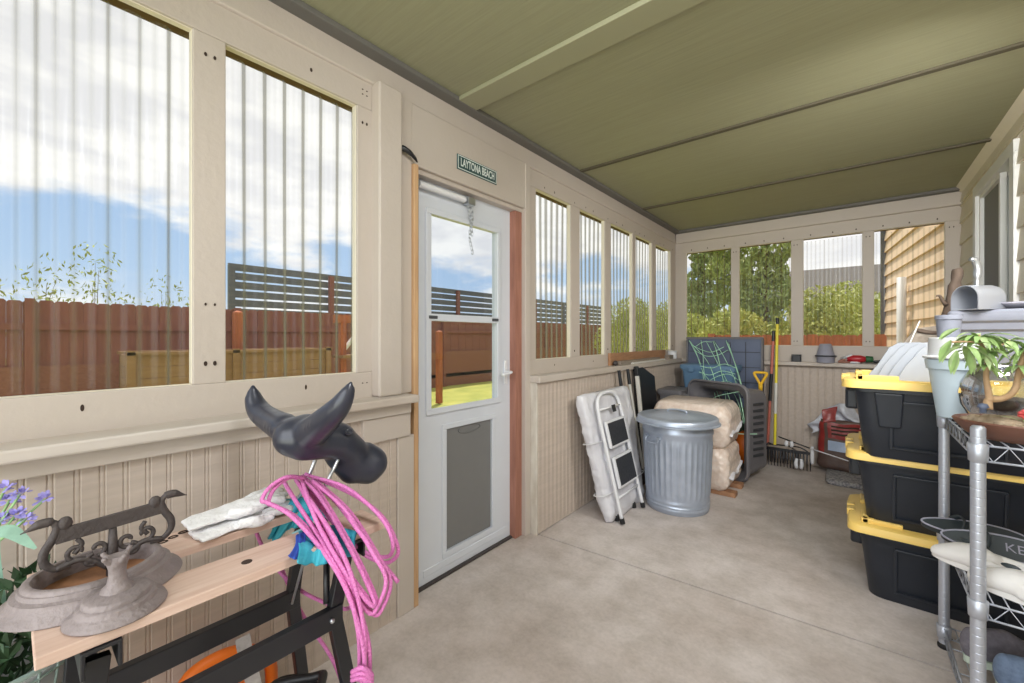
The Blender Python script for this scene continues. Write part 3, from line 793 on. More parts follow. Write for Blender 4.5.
# wooden garden bin
t = thing('garden_bin', 'weathered wooden garden bin standing before the fence outside the left windows', 'garden bin', (-7.5, 2.3, ZG))
g = MB()
for k in range(7):
    z = ZG + .02 + k * .155; g.box((-7.2, 1.0, z), (-7.225, 3.66, z + .148)); g.box((-7.9, 1.0, z), (-7.875, 3.66, z + .148)); g.box((-7.9, 1.0, z), (-7.2, 1.025, z + .148)); g.box((-7.9, 3.635, z), (-7.2, 3.66, z + .148))
part('board_panel', g, 'bed_wood', t)
for x, y in ((-7.19, 1.02), (-7.19, 2.2), (-7.19, 3.62)): part('post', MB().box((x - .03, y - .045, ZG), (x + .03, y + .045, 1.06)), 'bed_wood', t)
part('cap_rail', MB().box((-7.16, .98, 1.0), (-7.3, 3.68, 1.04)).box((-7.94, .98, 1.0), (-7.8, 3.68, 1.04)), 'bed_wood', t)
# timber swing-frame like stand
t = thing('garden_stand', 'orange timber stand with a slanted brace beside the garden bin outside', 'garden stand', (-7.3, 4.2, ZG))
for y in (3.95, 4.75): part('leg', MB().box((-7.35, y - .05, ZG), (-7.25, y + .05, 1.62)), 'fence_post', t)
part('top_rail', MB().box((-7.36, 3.8, 1.5), (-7.24, 5.0, 1.64)), 'fence_post', t)
part('shelf', MB().box((-7.5, 3.85, .85), (-7.1, 4.9, .9)), 'bed_wood', t)
part('brace', MB().beam((-7.3, 3.98, 1.0), (-7.3, 4.4, 1.5), .05, .08, (1, 0, 0)), 'white_paint', t)

def foliage(blobs, n, size, seed, flat=.35):
    rnd = random.Random(seed); mb = MB()
    tot = sum(b[3] ** 2 for b in blobs)
    for (cx, cy, cz, r, sz) in blobs:
        for _ in range(int(n * r * r / tot)):
            while True:
                d = Vector((rnd.uniform(-1, 1), rnd.uniform(-1, 1), rnd.uniform(-1, 1)))
                if .15 < d.length < 1: break
            d = d.normalized() * (d.length ** .45)
            p = Vector((cx, cy, cz)) + Vector((d.x * r, d.y * r, d.z * r * sz))
            q = Euler((rnd.uniform(0, 6.3), rnd.uniform(0, 6.3), rnd.uniform(0, 6.3))).to_matrix()
            s = size * rnd.uniform(.6, 1.3)
            mb.add([p + q @ Vector(v) for v in ((-s, 0, 0), (0, -s * flat, 0), (s, 0, s * .2), (0, s * flat, 0))], [(0, 1, 2, 3)])
    return mb
def tree(name, label, cat, x, y, h, w, seed, m, n=2600, size=.16, trunk=.09, group=None, low=.2, sparse=False):
    rnd = random.Random(seed); t = thing(name, label, cat, (x, y, ZG), group=group)
    bl = []
    for k in range(11):
        f = k / 10; z = ZG + h * (low + (1 - low) * f * .92); rr = w * (.55 - .35 * abs(f - .4)) * rnd.uniform(.8, 1.15)
        a = rnd.uniform(0, 6.28); rad = w * .32 * (1 - .5 * f) * (0 if k == 10 else 1)
        bl.append((x + math.cos(a) * rad, y + math.sin(a) * rad, z, rr, .8))
    part('crown', foliage(bl, n, size, seed), m, t)
    tk = MB(); tk.tube(spline([(x, y, ZG), (x + .05, y, ZG + h * .4), (x, y + .05, ZG + h * .85)], 4), [trunk * (1 - .1 * i) for i in range(9)], 8)
    for k in range(5):
        b = bl[k * 2 + 1]; z = ZG + h * (.15 + .1 * k); tk.tube([(x, y, z), ((x + b[0]) / 2, (y + b[1]) / 2, (z + b[2]) / 2 + .1), b[:3]], [trunk * .5, trunk * .35, trunk * .15], 6)
    part('trunk', tk, 'trunk', t, smooth=True)
    return t
tree('willow_tree', 'tall green tree filling the left half of the leftmost back window', 'tree', -3.55, 13.4, 6.0, 1.15, 21, 'tree_leaf2', 11000, .075, low=.08)
tree('willow_tree', 'green tree seen at the mullion between the first two back windows', 'tree', -2.35, 12.2, 6.2, 1.05, 25, 'tree_leaf', 11000, .075, low=.08)
tree('willow_tree', 'dark green tree filling the second back window', 'tree', -1.55, 10.8, 5.6, .95, 22, 'tree_leaf2', 11000, .07, low=.08)
for i, (x, y, h, wd, lb) in enumerate(((-.45, 9.2, 2.0, 1.25, 'sunny yellow-green bush behind the third back window'), (.0, 11.6, 2.4, 1.3, 'yellow-green bush in front of the neighbouring house'), (-1.75, 8.6, 1.7, 1.0, 'low yellow-green bush under the trees behind the back windows'), (-2.75, 9.6, 1.7, 1.0, 'low bush under the leftmost tree behind the back wall'))):
    tree('garden_bush', lb, 'bush', x, y, h, wd, 40 + i, 'bush_leaf', 9000, .05, .03, low=.25)
for i, (x, y, h, wd, lb) in enumerate(((-5.6, 13.0, 2.4, 1.5, 'yellow-green bush beside the lawn seen through the middle left windows'), (-5.3, 16.0, 2.5, 1.7, 'yellow-green bush far along the lawn seen through the last left windows'), (-7.0, 17.5, 2.6, 2.2, 'wide pale bush at the far end of the lawn'))):
    tree('garden_bush', lb, 'bush', x, y, h, wd, 60 + i, 'bush_leaf', 9000, .055, .03, low=.2)
for i, (x, y, h, wd, lb) in enumerate(((-9.6, .35, 2.55, .9, 'thin sapling poking above the fence in the leftmost window'), (-9.9, .95, 2.9, .8, 'taller thin sapling above the fence in the leftmost window'), (-10.2, 1.9, 2.5, 1.0, 'small leafy shrub above the fence left of the first mullion'))):
    tree('sapling', lb, 'sapling', x, y, h, wd, 80 + i, 'tree_leaf', 420, .045, .012, low=.35)
# neighbouring house
t = thing('neighbour_house', 'pale house with a grey roof beyond the bushes in the third back window', 'house', (-.4, 25, ZG))
part('wall', MB().box((-2.6, 25, ZG), (3.4, 31, 3.05)), 'house_wall', t)
rp = MB().prism([(-.45, 0), (3.0, 1.75), (6.45, 0), (6.45, .14), (3.0, 1.9), (-.45, .14)], (-3.1, 25, 3.0), (0, 1, 0), (0, 0, 1), (1, 0, 0), 7.0)
part('roof', rp, 'roof_grey', t)
part('fascia', MB().box((-3.1, 24.5, 2.92), (3.9, 24.56, 3.12)), 'white_paint', t)
part('window', ring(MB(), (-1.4, 24.97, 1.3), (1, 0, 0), (0, 0, 1), (0, -1, 0), 1.1, 1.1, .08, .04), 'white_paint', t)
# the house's own wing outside the last back window: sunlit lap siding, corner board, downpipe
ww = MB(); wd = Vector((-.108, .994, 0)); wo = Vector((-.994, -.108, 0))
lap(ww, (.72, 5.03, 0), wd, wo, 3.2, ZG, 4.2, .06, th=.026)
struct('wall_wing', ww, 'siding_warm')
struct('trim_wing', MB().beam(Vector((.72, 5.03, ZG)) + wd * 3.2, Vector((.72, 5.03, 4.2)) + wd * 3.2, .12, .12, (0, 1, 0)), 'slat_grey')
pz = Vector((.72, 5.03, 0)) + wd * 1.75 + wo * .085
solo('downpipe', MB().tube([pz + Vector((0, 0, ZG)), pz + Vector((0, 0, 1.95))], .045, 12), 'white_paint', 'white downpipe against the sunlit siding outside the last back window', 'downpipe', smooth=True, loc=pz)
# ================================================================ LEFT FOREGROUND
JZ = .76
# ---- folding workbench: two wooden jaws over a black steel frame
wbn = thing('folding_workbench', 'black folding workbench with two wooden jaw boards under the left windows', 'workbench', (-1.13, .3, 0))
def jaw(x0, x1, y0, y1):
    mb = MB().box((x0, y0, JZ - .02), (x1, y1, JZ)); return mb
mat('jaw_wood', (214, 190, 176), .55, var=.8, scale=5, stretch=(12, .8, 12), col2=(188, 154, 136), bump=.12)
j1 = part('jaw', jaw(-1.07, -.955, .027, .637), 'jaw_wood', wbn, .002)
j2 = part('jaw', jaw(-1.305, -1.187, .027, .637), 'jaw_wood', wbn, .002)
for jj, x in ((j1, -1.012), (j2, -1.246)):
    for y in (.07, .33, .585):
        part('dog_hole', MB().lathe([(.0105, 0), (.0105, .0006)], (x, y, JZ), 16), 'hole_dark', jj)
# burnt-in scale marks on the rear jaw
mk = MB()
for k in range(3):
    mk.tube([Vector((-1.262 - .012 * k, .235 + .022 * k, JZ + .0008)) + Vector((.006 * math.cos(a), .009 * math.sin(a), 0)) for a in [2 * PI * q / 14 for q in range(14)]], .0018, 5, closed=True)
part('scale_mark', mk, 'hole_dark', j2)
def chan(y):                                   # cross channel under the jaws
    return MB().prism([(-.025, 0), (.025, 0), (.025, -.045), (.019, -.045), (.019, -.006), (-.019, -.006), (-.019, -.045), (-.025, -.045)], (-1.32, y, JZ - .021), (0, 1, 0), (0, 0, 1), (1, 0, 0), .37)
for y in (.10, .55): part('cross_channel', chan(y), 'black_metal', wbn, .002)
for ya, yb, yf in ((.55, .51, .60), (.10, .085, .02)):
    part('leg', MB().beam((-1.0, ya, .70), (-.99, yb, .555), .032, .022, (1, 0, 0)).beam((-.99, yb, .575), (-.93, yf, 0.0), .032, .022, (1, 0, 0)), 'black_metal', wbn, .002)
    part('leg', MB().beam((-1.245, ya, .70), (-1.22, yb, .50), .032, .022, (1, 0, 0)).beam((-1.22, yb, .52), (-1.31, yf, 0.0), .032, .022, (1, 0, 0)), 'black_metal', wbn, .002)
part('crossbar', MB().beam((-.985, .06, .56), (-.985, .53, .56), .02, .052), 'black_metal', wbn, .003)
part('crossbar', MB().beam((-1.222, .06, .508), (-1.222, .53, .508), .024, .05), 'black_metal', wbn, .003)
part('strut', MB().tube([(-1.09, .545, .70), (-1.0, .50, .59)], .008, 8), 'black_metal', wbn, smooth=True)
part('strut', MB().tube([(-1.09, .105, .70), (-1.0, .08, .59)], .008, 8), 'black_metal', wbn, smooth=True)
part('bolt', MB().ball((-.972, .50, .56), .006), 'steel', wbn, smooth=True)

# ---- orange and black power tool with its cord behind the bench legs
tl = thing('power_tool', 'orange and black power tool on the floor behind the workbench bars', 'power tool', (-1.36, .40, 0))
bd = MB(); 
for sx, sy, sz, c in ((.085, .125, .12, (-1.36, .39, .122)), (.07, .11, .09, (-1.365, .37, .245))):
    bd.ball(c, 1, 16, 10, (sx, sy, sz))
part('housing', remeshed(bd, .012, 4), 'orange_plastic', tl, smooth=True)
part('handle', MB().tube(spline([(-1.36, .28, .26), (-1.36, .31, .345), (-1.36, .41, .35), (-1.36, .50, .28), (-1.36, .51, .14)], 6), .017, 10), 'orange_plastic', tl, smooth=True)
part('motor_cap', MB().lathe([(.0, 0), (.06, .002), (.065, .02), (.06, .05), (.03, .06), (0, .06)], (-1.29, .42, .09), 20, mtx=Matrix(((0, 0, 1), (0, 1, 0), (-1, 0, 0)))), 'black_plastic', tl, smooth=True)
part('nozzle', MB().tube([(-1.37, .46, .1), (-1.39, .51, .085), (-1.41, .56, .075)], [.05, .042, .034], 14), 'black_plastic', tl, smooth=True, autosm=40)
hz = []
random.seed(5)
for k in range(130):
    a = k * .47; hz.append(Vector((-1.12 + (.05 + .03 * math.sin(k * .9)) * math.cos(a) + .02 * math.sin(a * .37), .455 + .09 * math.sin(a), .03 + .0024 * k + .03 * math.sin(a * .7))))
solo('hose_coil', MB().tube(spline(hz, 3), .011, 8), 'hose_black', 'coil of black hose on the floor between the workbench legs', 'hose', smooth=True, loc=(-1.18, .5, 0))
solo('webbing_strap', MB().grid(lambda a, b: Vector((-1.06 + .012 * math.sin(b * 5), .335 + a * .03 + .012 * math.sin(b * 4), .30 + b * .265)), 2, 14), 'strap_grey', 'grey fuzzy strap hanging from the front bar of the workbench', 'strap', smooth=True, loc=(-1.06, .35, .30))

# ---- cast-iron boot scraper with oval tray standing on both jaws
bs = thing('boot_scraper', 'dark cast iron boot scraper with bird-head ends in an oval tray', 'boot scraper', (-1.13, .115, JZ))
TC = Vector((-1.132, .112, JZ))
pr = [(1.0, .0), (1.02, .002), (1.0, .007), (.90, .014), (.885, .020), (.875, .021), (.865, .028), (.80, .031), (.785, .038), (.765, .039), (.755, .044), (.71, .047), (.67, .046), (.645, .040), (.64, .025), (.645, .012), (.645, 0)]
tr = MB(); tr.lathe([(r, z) for r, z in pr], TC, 64, .112, .128, closed=True)
part('tray', tr, 'cast_iron', bs, smooth=True, autosm=50)
part('tray_floor', MB().lathe([(.0, .006), (.645, .006), (.645, .014), (0, .014)], TC, 48, .112, .128), 'rust_wood', bs)
def P2(y, z): return Vector((-1.14, y, z))
sc_ = []
fb = MB()
fb.prism([(.058, .862), (.212, .870), (.212, .897), (.058, .889)], (-1.144, 0, 0), (0, 1, 0), (0, 0, 1), (1, 0, 0), .008)
part('blade', fb, 'dark_iron', bs, .001)
def bird(sg, y0):                              # S-shaped upright that ends in a bird's head and beak
    q = [(y0 + sg * .028, .815), (y0 + sg * .008, .816), (y0 - sg * .006, .832), (y0 - sg * .006, .852), (y0 + sg * .004, .872), (y0 + sg * .010, .892), (y0 + sg * .004, .904), (y0 - sg * .010, .906), (y0 - sg * .022, .901), (y0 - sg * .034, .896)]
    pts = spline([P2(*p) for p in q], 5); n_ = len(pts)
    rs = []
    for i in range(n_):
        f = i / (n_ - 1); rs.append(.0042 + .0028 * math.sin(min(1, f * 1.3) * PI) if f < .68 else (.0085 if f < .80 else max(.0010, .0085 * (1 - (f - .80) / .20))))
    return MB().tube(pts, rs, 8, squash=.8).ball(P2(y0 + sg * .020, .897), .011, 10, 6, (.7, 1, 1.2))
part('bird_head', bird(1, .050), 'dark_iron', bs, smooth=True)
part('bird_head', bird(-1, .220), 'dark_iron', bs, smooth=True)
def scroll(cy, cz, r, a0, turns, sgn, r1=.25):
    return [P2(cy + sgn * (r * (1 - (1 - r1) * k / 22)) * math.cos(a0 + turns * 2 * PI * k / 22), cz + (r * (1 - (1 - r1) * k / 22)) * math.sin(a0 + turns * 2 * PI * k / 22)) for k in range(23)]
sf = MB()
for sg, c in ((1, .086), (-1, .184)):
    sf.tube(scroll(c, .838, .017, -PI / 2, .8, -sg), .0042, 7); sf.tube(scroll(c + sg * .027, .834, .015, -PI / 2, .75, sg), .0042, 7)
    sf.tube(scroll(c + sg * .022, .812, .014, PI / 2, .7, sg), .0045, 7)
    sf.tube(spline([P2(c - sg * .027, .816), P2(c, .822), P2(c + sg * .02, .812), P2(.135 - sg * .006, .79)], 5), .0055, 7)
    sf.tube(spline([P2(c, .862), P2(c + sg * .006, .85), P2(c - sg * .004, .835)], 4), .0042, 7)
sf.tube([P2(.135, .865), P2(.135, .83), P2(.135, .774)], [.006, .008, .010], 8)
part('scroll_frame', sf, 'dark_iron', bs, smooth=True)
# ---- round stepped pedestal in front of it
pd = thing('iron_pedestal', 'small round cast iron pedestal with a broken column on the front jaw', 'pedestal', (-1.012, .126, JZ))
pp = [(0, 0), (.066, 0), (.069, .003), (.066, .009), (.056, .014), (.054, .016), (.0535, .021), (.0525, .023), (.047, .025), (.046, .032), (.043, .034), (.030, .037), (.018, .040), (0, .042)]
part('base', MB().lathe(pp, (-1.012, .126, JZ), 48), 'cast_iron', pd, smooth=True, autosm=50)
part('column', MB().lathe([(0, .036), (.024, .037), (.021, .044), (.015, .050), (.012, .064), (.0125, .076), (.015, .086), (.016, .092), (.013, .098), (.010, .096), (0, .094)], (-1.012, .126, JZ), 20), 'cast_iron', pd, smooth=True, autosm=50)
cr = MB()
for a in (.3, 2.2, 4.0, 5.3): cr.tube(spline([Vector((-1.012, .126, JZ + .085)), Vector((-1.012 + .016 * math.cos(a), .126 + .016 * math.sin(a), JZ + .094)), Vector((-1.012 + .024 * math.cos(a), .126 + .024 * math.sin(a), JZ + .103))], 4), [.006] * 5 + [.004] * 3 + [.003], 7)
part('scroll_stub', cr, 'cast_iron', pd, smooth=True)

# ---- white cotton work gloves on the rear jaw
def glove(name, label, org, ang, tilt, seed, group=None):
    g = MB(); rm = Euler((tilt, 0, ang)).to_matrix(); rnd = random.Random(seed)
    def W(x, y, z): return Vector(org) + rm @ Vector((x, y, z))
    rings = []                                    # hand and cuff run along +y
    for y, w_, h_ in ((0, .040, .006), (.03, .046, .008), (.07, .041, .008), (.10, .044, .010), (.14, .047, .011), (.165, .045, .010)):
        rings.append([W(w_ * math.copysign(abs(math.cos(a)) ** .7, math.cos(a)), y, h_ + h_ * math.sin(a)) for a in [2 * PI * k / 20 for k in range(20)]])
    g.loft(rings)
    for i, (x, ln, sp) in enumerate(((-.035, .058, -.012), (-.012, .076, -.003), (.012, .072, .004), (.034, .052, .012))):
        g.tube(spline([W(x, .145, .011), W(x + sp * .5, .17 + ln * .45, .012 + rnd.uniform(0, .006)), W(x + sp, .165 + ln, .009)], 4), [.0105] * 7 + [.009, .005], 10)
    g.tube(spline([W(.035, .085, .014), W(.060, .115, .016), (W(.062, .155, .012))], 4), [.013] * 6 + [.011, .010, .006], 10)
    o = remeshed(g, .0035, 2)
    o.v = [wobble(p, .0035, 38, seed) for p in o.v]
    ob = solo(name, o, 'glove_cotton', label, 'glove', group, smooth=True, loc=org)
    return ob
glove('work_glove', 'white cotton work glove lying flat on the rear jaw board', (-1.215, .285, JZ + .001), R(7), 0, 1)
glove('work_glove', 'white cotton work glove draped on top of another glove', (-1.255, .275, JZ + .020), R(2), .03, 2)

# ---- black plastic roping-dummy steer head on two steel prongs
sh = thing('steer_dummy', 'black plastic steer head roping dummy with horns stuck in the workbench', 'roping dummy', (-1.12, .55, JZ))
hb = MB()
def HP(u, v, t): return atd(u, v, t)
T0 = 1.10
def cap(u0, v0, t0, r0, u1, v1, t1, r1, nn=7):
    a, b = HP(u0, v0, t0), HP(u1, v1, t1)
    for k in range(nn + 1):
        f = k / nn; hb.ball(a.lerp(b, f), r0 + (r1 - r0) * f, 14, 8)
cap(294, 437, 1.09, .052, 306, 438, 1.10, .057)        # poll and crown
cap(306, 437, 1.10, .062, 338, 440, 1.16, .050)        # forehead
cap(338, 442, 1.16, .050, 352, 452, 1.20, .046)
cap(350, 455, 1.20, .046, 366, 466, 1.24, .047)        # muzzle
cap(366, 454, 1.24, .036, 371, 463, 1.245, .050)
cap(352, 468, 1.21, .040, 368, 470, 1.24, .042)
cap(335, 456, 1.17, .030, 352, 470, 1.21, .040)        # jaw
hb.ball(HP(346, 431, 1.155), .017, 10, 6)              # brow over the near eye
hb.ball(HP(341, 430, 1.22), .017, 10, 6)
def horn(pts, rs):
    P_ = spline([HP(*p) for p in pts], 6); n_ = len(P_); m_ = len(rs) - 1
    for i, p in enumerate(P_):
        f = i / (n_ - 1) * m_; k = min(int(f), m_ - 1); r = rs[k] + (rs[k + 1] - rs[k]) * (f - k)
        hb.ball(p, r, 12, 7)
horn([(312, 432, 1.06), (326, 420, 1.00), (339, 407, .965), (347, 394, .955), (351, 383, .955)], [.040, .034, .027, .019, .008])
horn([(285, 428, 1.12), (272, 421, 1.17), (260, 412, 1.21), (254, 400, 1.22), (253, 387, 1.22)], [.040, .036, .033, .026, .010])
part('head', remeshed(hb, .008, 7), 'dummy_plastic', sh, smooth=True)
ey = HP(349, 432, 1.137); dirv = (Vector((0, 0, CAMH)) - ey).normalized()
part('eye', MB().tube([ey + Vector((.0, .008 * math.cos(a), .006 * math.sin(a))) + dirv * .004 for a in [2 * PI * q / 14 for q in range(14)]], .0032, 6, closed=True).ball(ey, .006), 'dummy_plastic', sh, smooth=True)
part('prong', MB().tube([atd(318, 452, 1.14), atd(304, 490, 1.165), atd(268, 538, 1.17)], [.005, .005, .003], 8), 'steel', sh, smooth=True)
part('prong', MB().tube([atd(340, 455, 1.14), atd(322, 493, 1.12), atd(292, 604, 1.08)], [.005, .005, .003], 8), 'steel', sh, smooth=True)

# ---- pink lariat rope hung over the prongs
def strand(pts, n_=8): return spline([atd(*p) for p in pts], n_)
rp_ = MB(); RR = .0050
L1 = [(306, 478, 1.10), (287, 477, 1.05), (270, 487, 1.02), (262, 500, 1.00), (268, 503, 1.0), (290, 515, .99), (318, 545, .96), (344, 585, .93), (362, 640, .92), (366, 690, .92)]
L2 = [(296, 480, 1.11), (318, 512, 1.0), (340, 548, .95), (356, 590, .93), (365, 640, .925), (362, 683, .92)]
L3 = [(300, 478, 1.12), (330, 496, 1.10), (358, 530, 1.0), (380, 560, .98), (398, 582, .985)]
L4 = [(305, 474, 1.13), (335, 486, 1.12), (362, 500, 1.1), (385, 520, 1.06), (398, 548, 1.05), (393, 560, 1.06), (380, 562, 1.08), (355, 548, 1.1), (330, 520, 1.1), (308, 482, 1.11)]
L5 = [(310, 476, 1.12), (345, 487, 1.11), (372, 508, 1.07), (388, 528, 1.04), (393, 548, 1.03), (386, 557, 1.05), (365, 552, 1.07), (340, 530, 1.05), (304, 486, 1.09)]
L6 = [(298, 482, 1.10), (322, 530, .98), (348, 580, .94), (368, 612, .94), (378, 606, .95), (386, 580, .96), (374, 555, .97), (345, 510, 1.04), (312, 480, 1.10)]
L7 = [(302, 480, 1.09), (316, 520, .985), (338, 560, .945), (362, 595, .935), (374, 606, .94), (370, 590, .95), (348, 545, .97), (318, 495, 1.06), (300, 477, 1.10)]
L8 = [(284, 482, 1.10), (298, 505, 1.03), (326, 548, .96), (350, 598, .925), (360, 640, .92)]
L9 = [(255, 530, 1.19), (270, 560, 1.20), (300, 590, 1.2), (340, 608, 1.14), (352, 604, 1.02), (346, 590, .97)]
L10 = [(278, 560, 1.22), (300, 610, 1.21), (330, 655, 1.2), (345, 690, 1.15)]
main = []
lr = thing('lariat_rope', 'pink lariat rope looped over the steer dummy prongs and hanging down', 'rope', (-1.0, .5, .3))
for i, L in enumerate((L1, L2, L3, L4, L5, L6, L7, L8, L9, L10)):
    rp_.tube(strand(L), RR, 8)
rj = random.Random(2)
for L in (L1, L2, L6, L7, L8):                  # neighbouring turns of the coil
    ou, ov = rj.uniform(-7, 7), rj.uniform(-3, 3)
    rp_.tube(strand([(u + ou * min(1, k / 3) * (.4 if v > 640 else 1), v + ov * min(1, k / 3), t + .012) for k, (u, v, t) in enumerate(L)]), RR, 8)
# knot near the floor end
for k in range(3): rp_.tube(strand([(352, 672 + 4 * k, .92), (362, 668 + 5 * k, .905), (372, 676 + 4 * k, .92), (362, 684 + 3 * k, .93)], 5), RR, 8)
part('strands', rp_, 'pink_rope', lr, smooth=True)

# ---- teal and blue rags under the rope
def rag(name, label, m, pts, seed, sz=14):
    """cloth between a row of top points and a row of bottom points, with folds"""
    top, bot, mid = pts
    cv = lambda q: [p[1] if p[0] == 'p' else atd(*p) for p in q]
    tp, bt, md_ = spline(cv(top), 8), spline(cv(bot), 8), spline(cv(mid), 8)
    n_ = len(tp)
    def fn(a, b):
        f = a * (n_ - 1); k = min(int(f), n_ - 2); f -= k
        A = tp[k].lerp(tp[k + 1], f); C = bt[k].lerp(bt[k + 1], f); B = md_[k].lerp(md_[k + 1], f)
        p = A * (1 - b) ** 2 + B * 2 * b * (1 - b) + C * b * b
        fold = .009 * math.sin(a * sz + seed) * (.3 + b) + .004 * math.sin(a * sz * 2.3 + seed * 2)
        return wobble(p + Vector((.8, -.5, .2)).normalized() * fold, .006, 22, seed)
    mb = MB().grid(fn, 40, 22)
    o = solo(name, mb, m, label, 'rag', smooth=True, loc=tp[0])
    md2 = o.modifiers.new('cloth', 'SOLIDIFY'); md2.thickness = .0025
    return o
def jt(u, v): return ('p', atz(u, v, JZ + .012))
def jf(u, v): return ('p', atx(u, v, -.938))
def je(u): return ('p', Vector((-.935, aty_edge(u), JZ + .016)))
def aty_edge(u): r_ = ray(u, 540); return -.935 * r_[1] / r_[0]
rag('cloth_rag', 'teal rag draped over the end of the front jaw under the rope', 'teal_cloth',
    ([jt(299, 531), jt(318, 527), jt(338, 527), jt(356, 531)], [jf(299, 562), jf(312, 566), jf(334, 561), jf(356, 553)], [je(300), je(316), je(336), je(357)]), 1)
rag('cloth_rag', 'royal blue cloth corner beside the teal rag on the front jaw', 'blue_cloth',
    ([jt(306, 532), jt(301, 533), jt(296, 536)], [jf(303, 560), jf(296, 559), jf(289, 556)], [je(304), je(298), je(292)]), 4, 6)
rag('cloth_rag', 'pale teal hem lying on the front jaw beside the steer dummy', 'pale_teal',
    ([(292, 534, 1.06), (302, 529, 1.07), (314, 527, 1.07)], [(306, 541, 1.015), (312, 540, 1.01), (318, 538, 1.01)], [(298, 537, 1.03), (306, 534, 1.03), (316, 532, 1.03)]), 6, 6)
rag('cloth_rag', 'teal rag bunched between the jaws beside the white gloves', 'teal_cloth',
    ([(282, 502, 1.19), (296, 498, 1.18), (316, 503, 1.17), (328, 512, 1.15)], [(269, 538, 1.17), (276, 540, 1.165), (292, 528, 1.16), (318, 530, 1.12)], [(276, 514, 1.13), (290, 512, 1.12), (308, 510, 1.11), (324, 518, 1.10)]), 8, 18)

# ---- flowers in a mint wire basket at the left edge
pb = thing('flower_basket', 'mint wire basket of lilac flowers and greenery below the leftmost window', 'flower basket', (-1.36, -.03, .42))
BC = Vector((-1.36, -.02, .40))
bk = MB()
for r, z in ((.105, .0), (.115, .06), (.125, .12), (.132, .17), (.135, .19)): bk.tube([BC + Vector((r * math.cos(a), r * math.sin(a), z)) for a in [2 * PI * q / 32 for q in range(32)]], .006 if z > .18 else .003, 6, closed=True)
for k in range(26):
    a = 2 * PI * k / 26; bk.tube([BC + Vector((.105 * math.cos(a), .105 * math.sin(a), 0)), BC + Vector((.135 * math.cos(a), .135 * math.sin(a), .19))], .0025, 5)
part('basket', bk, 'basket_mint', pb, smooth=True)
part('liner', MB().lathe([(0, 0), (.10, .001), (.128, .175), (.118, .175), (.09, .12), (0, .11)], BC, 24), 'pot_pale', pb, smooth=True)
part('stand', MB().tube([BC + Vector((.06, .05, 0)), (-1.29, .05, 0)], .008, 8).tube([BC + Vector((-.07, .04, 0)), (-1.44, .05, 0)], .008, 8).tube([BC + Vector((0, -.08, 0)), (-1.36, -.12, 0)], .008, 8), 'basket_mint', pb, smooth=True)
rnd = random.Random(4)
lm = MB()
for k in range(420):
    a = rnd.uniform(0, 6.28); r = .11 * rnd.random() ** .5; z = .14 + rnd.random() * .20
    p = BC + Vector((r * math.cos(a), r * math.sin(a), z)); q = Euler((rnd.uniform(0, 6), rnd.uniform(0, 6), rnd.uniform(0, 6))).to_matrix(); s = rnd.uniform(.014, .028)
    lm.add([p + q @ Vector(v) for v in ((-s, 0, 0), (0, -s * .4, .003), (s, 0, 0), (0, s * .4, .003))], [(0, 1, 2, 3)])
part('foliage', lm, 'leaf_dark', pb)
sl_ = MB()
def blade(mb, pts, w_, n_=6):
    P_ = spline(pts, n_); vs = []
    for i, p in enumerate(P_):
        f = i / (len(P_) - 1); t = (P_[min(i + 1, len(P_) - 1)] - P_[max(i - 1, 0)]).normalized()
        side = t.cross(Vector((.5, -.3, .8))).normalized(); ww_ = w_ * (math.sin(PI * min(.98, .12 + f * .86)) ** .7)
        vs.append([p - side * ww_, p + side * ww_ + Vector((0, 0, 0))])
    mb.loft(vs, cap=False, closed=False); return mb
blade(sl_, [BC + Vector((-.04, .02, .2)), BC + Vector((-.02, .0, .40)), BC + Vector((-.01, .02, .44)), BC + Vector((.03, .06, .40))], .016)
blade(sl_, [BC + Vector((0, 0, .2)), BC + Vector((.03, -.03, .36)), BC + Vector((.08, -.05, .42))], .014)
blade(sl_, [BC + Vector((0, .02, .2)), BC + Vector((.04, .06, .32)), BC + Vector((.06, .11, .33))], .012)
part('strap_leaf', sl_, 'leaf_mint', pb, smooth=True)
st = MB(); fl_ = MB()
heads = [(6, 488, .93), (10, 500, .95), (20, 494, .94), (16, 515, .93), (26, 519, .93), (45, 499, .97), (2, 520, .92)]
for i, (u, v, t) in enumerate(heads):
    h_ = atd(u, v, t); b0 = BC + Vector((.02 * math.cos(i), .02 * math.sin(i), .18))
    st.tube(spline([b0, (b0 + h_) / 2 + Vector((-.03, -.03, .05)), h_], 5), .0028, 6)
    for k in range(22):
        a = rnd.uniform(0, 6.28); e_ = rnd.uniform(-.6, 1.3); d_ = Vector((math.cos(a) * math.cos(e_), math.sin(a) * math.cos(e_), math.sin(e_)))
        c_ = h_ + d_ * rnd.uniform(.003, .012); blade(fl_, [c_, c_ + d_ * .006, c_ + d_ * .011], .0036, 3)
part('stem', st, 'stem_green', pb, smooth=True)
part('lilac_flower', fl_, 'petal_lilac', pb)
wf = MB()
for k in range(14):
    a = 2 * PI * k / 14; c0 = BC + Vector((.05, .06, .25)); d_ = Vector((math.cos(a), math.sin(a), .25 + .2 * (k % 2)))
    blade(wf, [c0, c0 + d_ * .025, c0 + d_ * .045], .010, 3)
part('white_flower', wf, 'petal_white', pb)
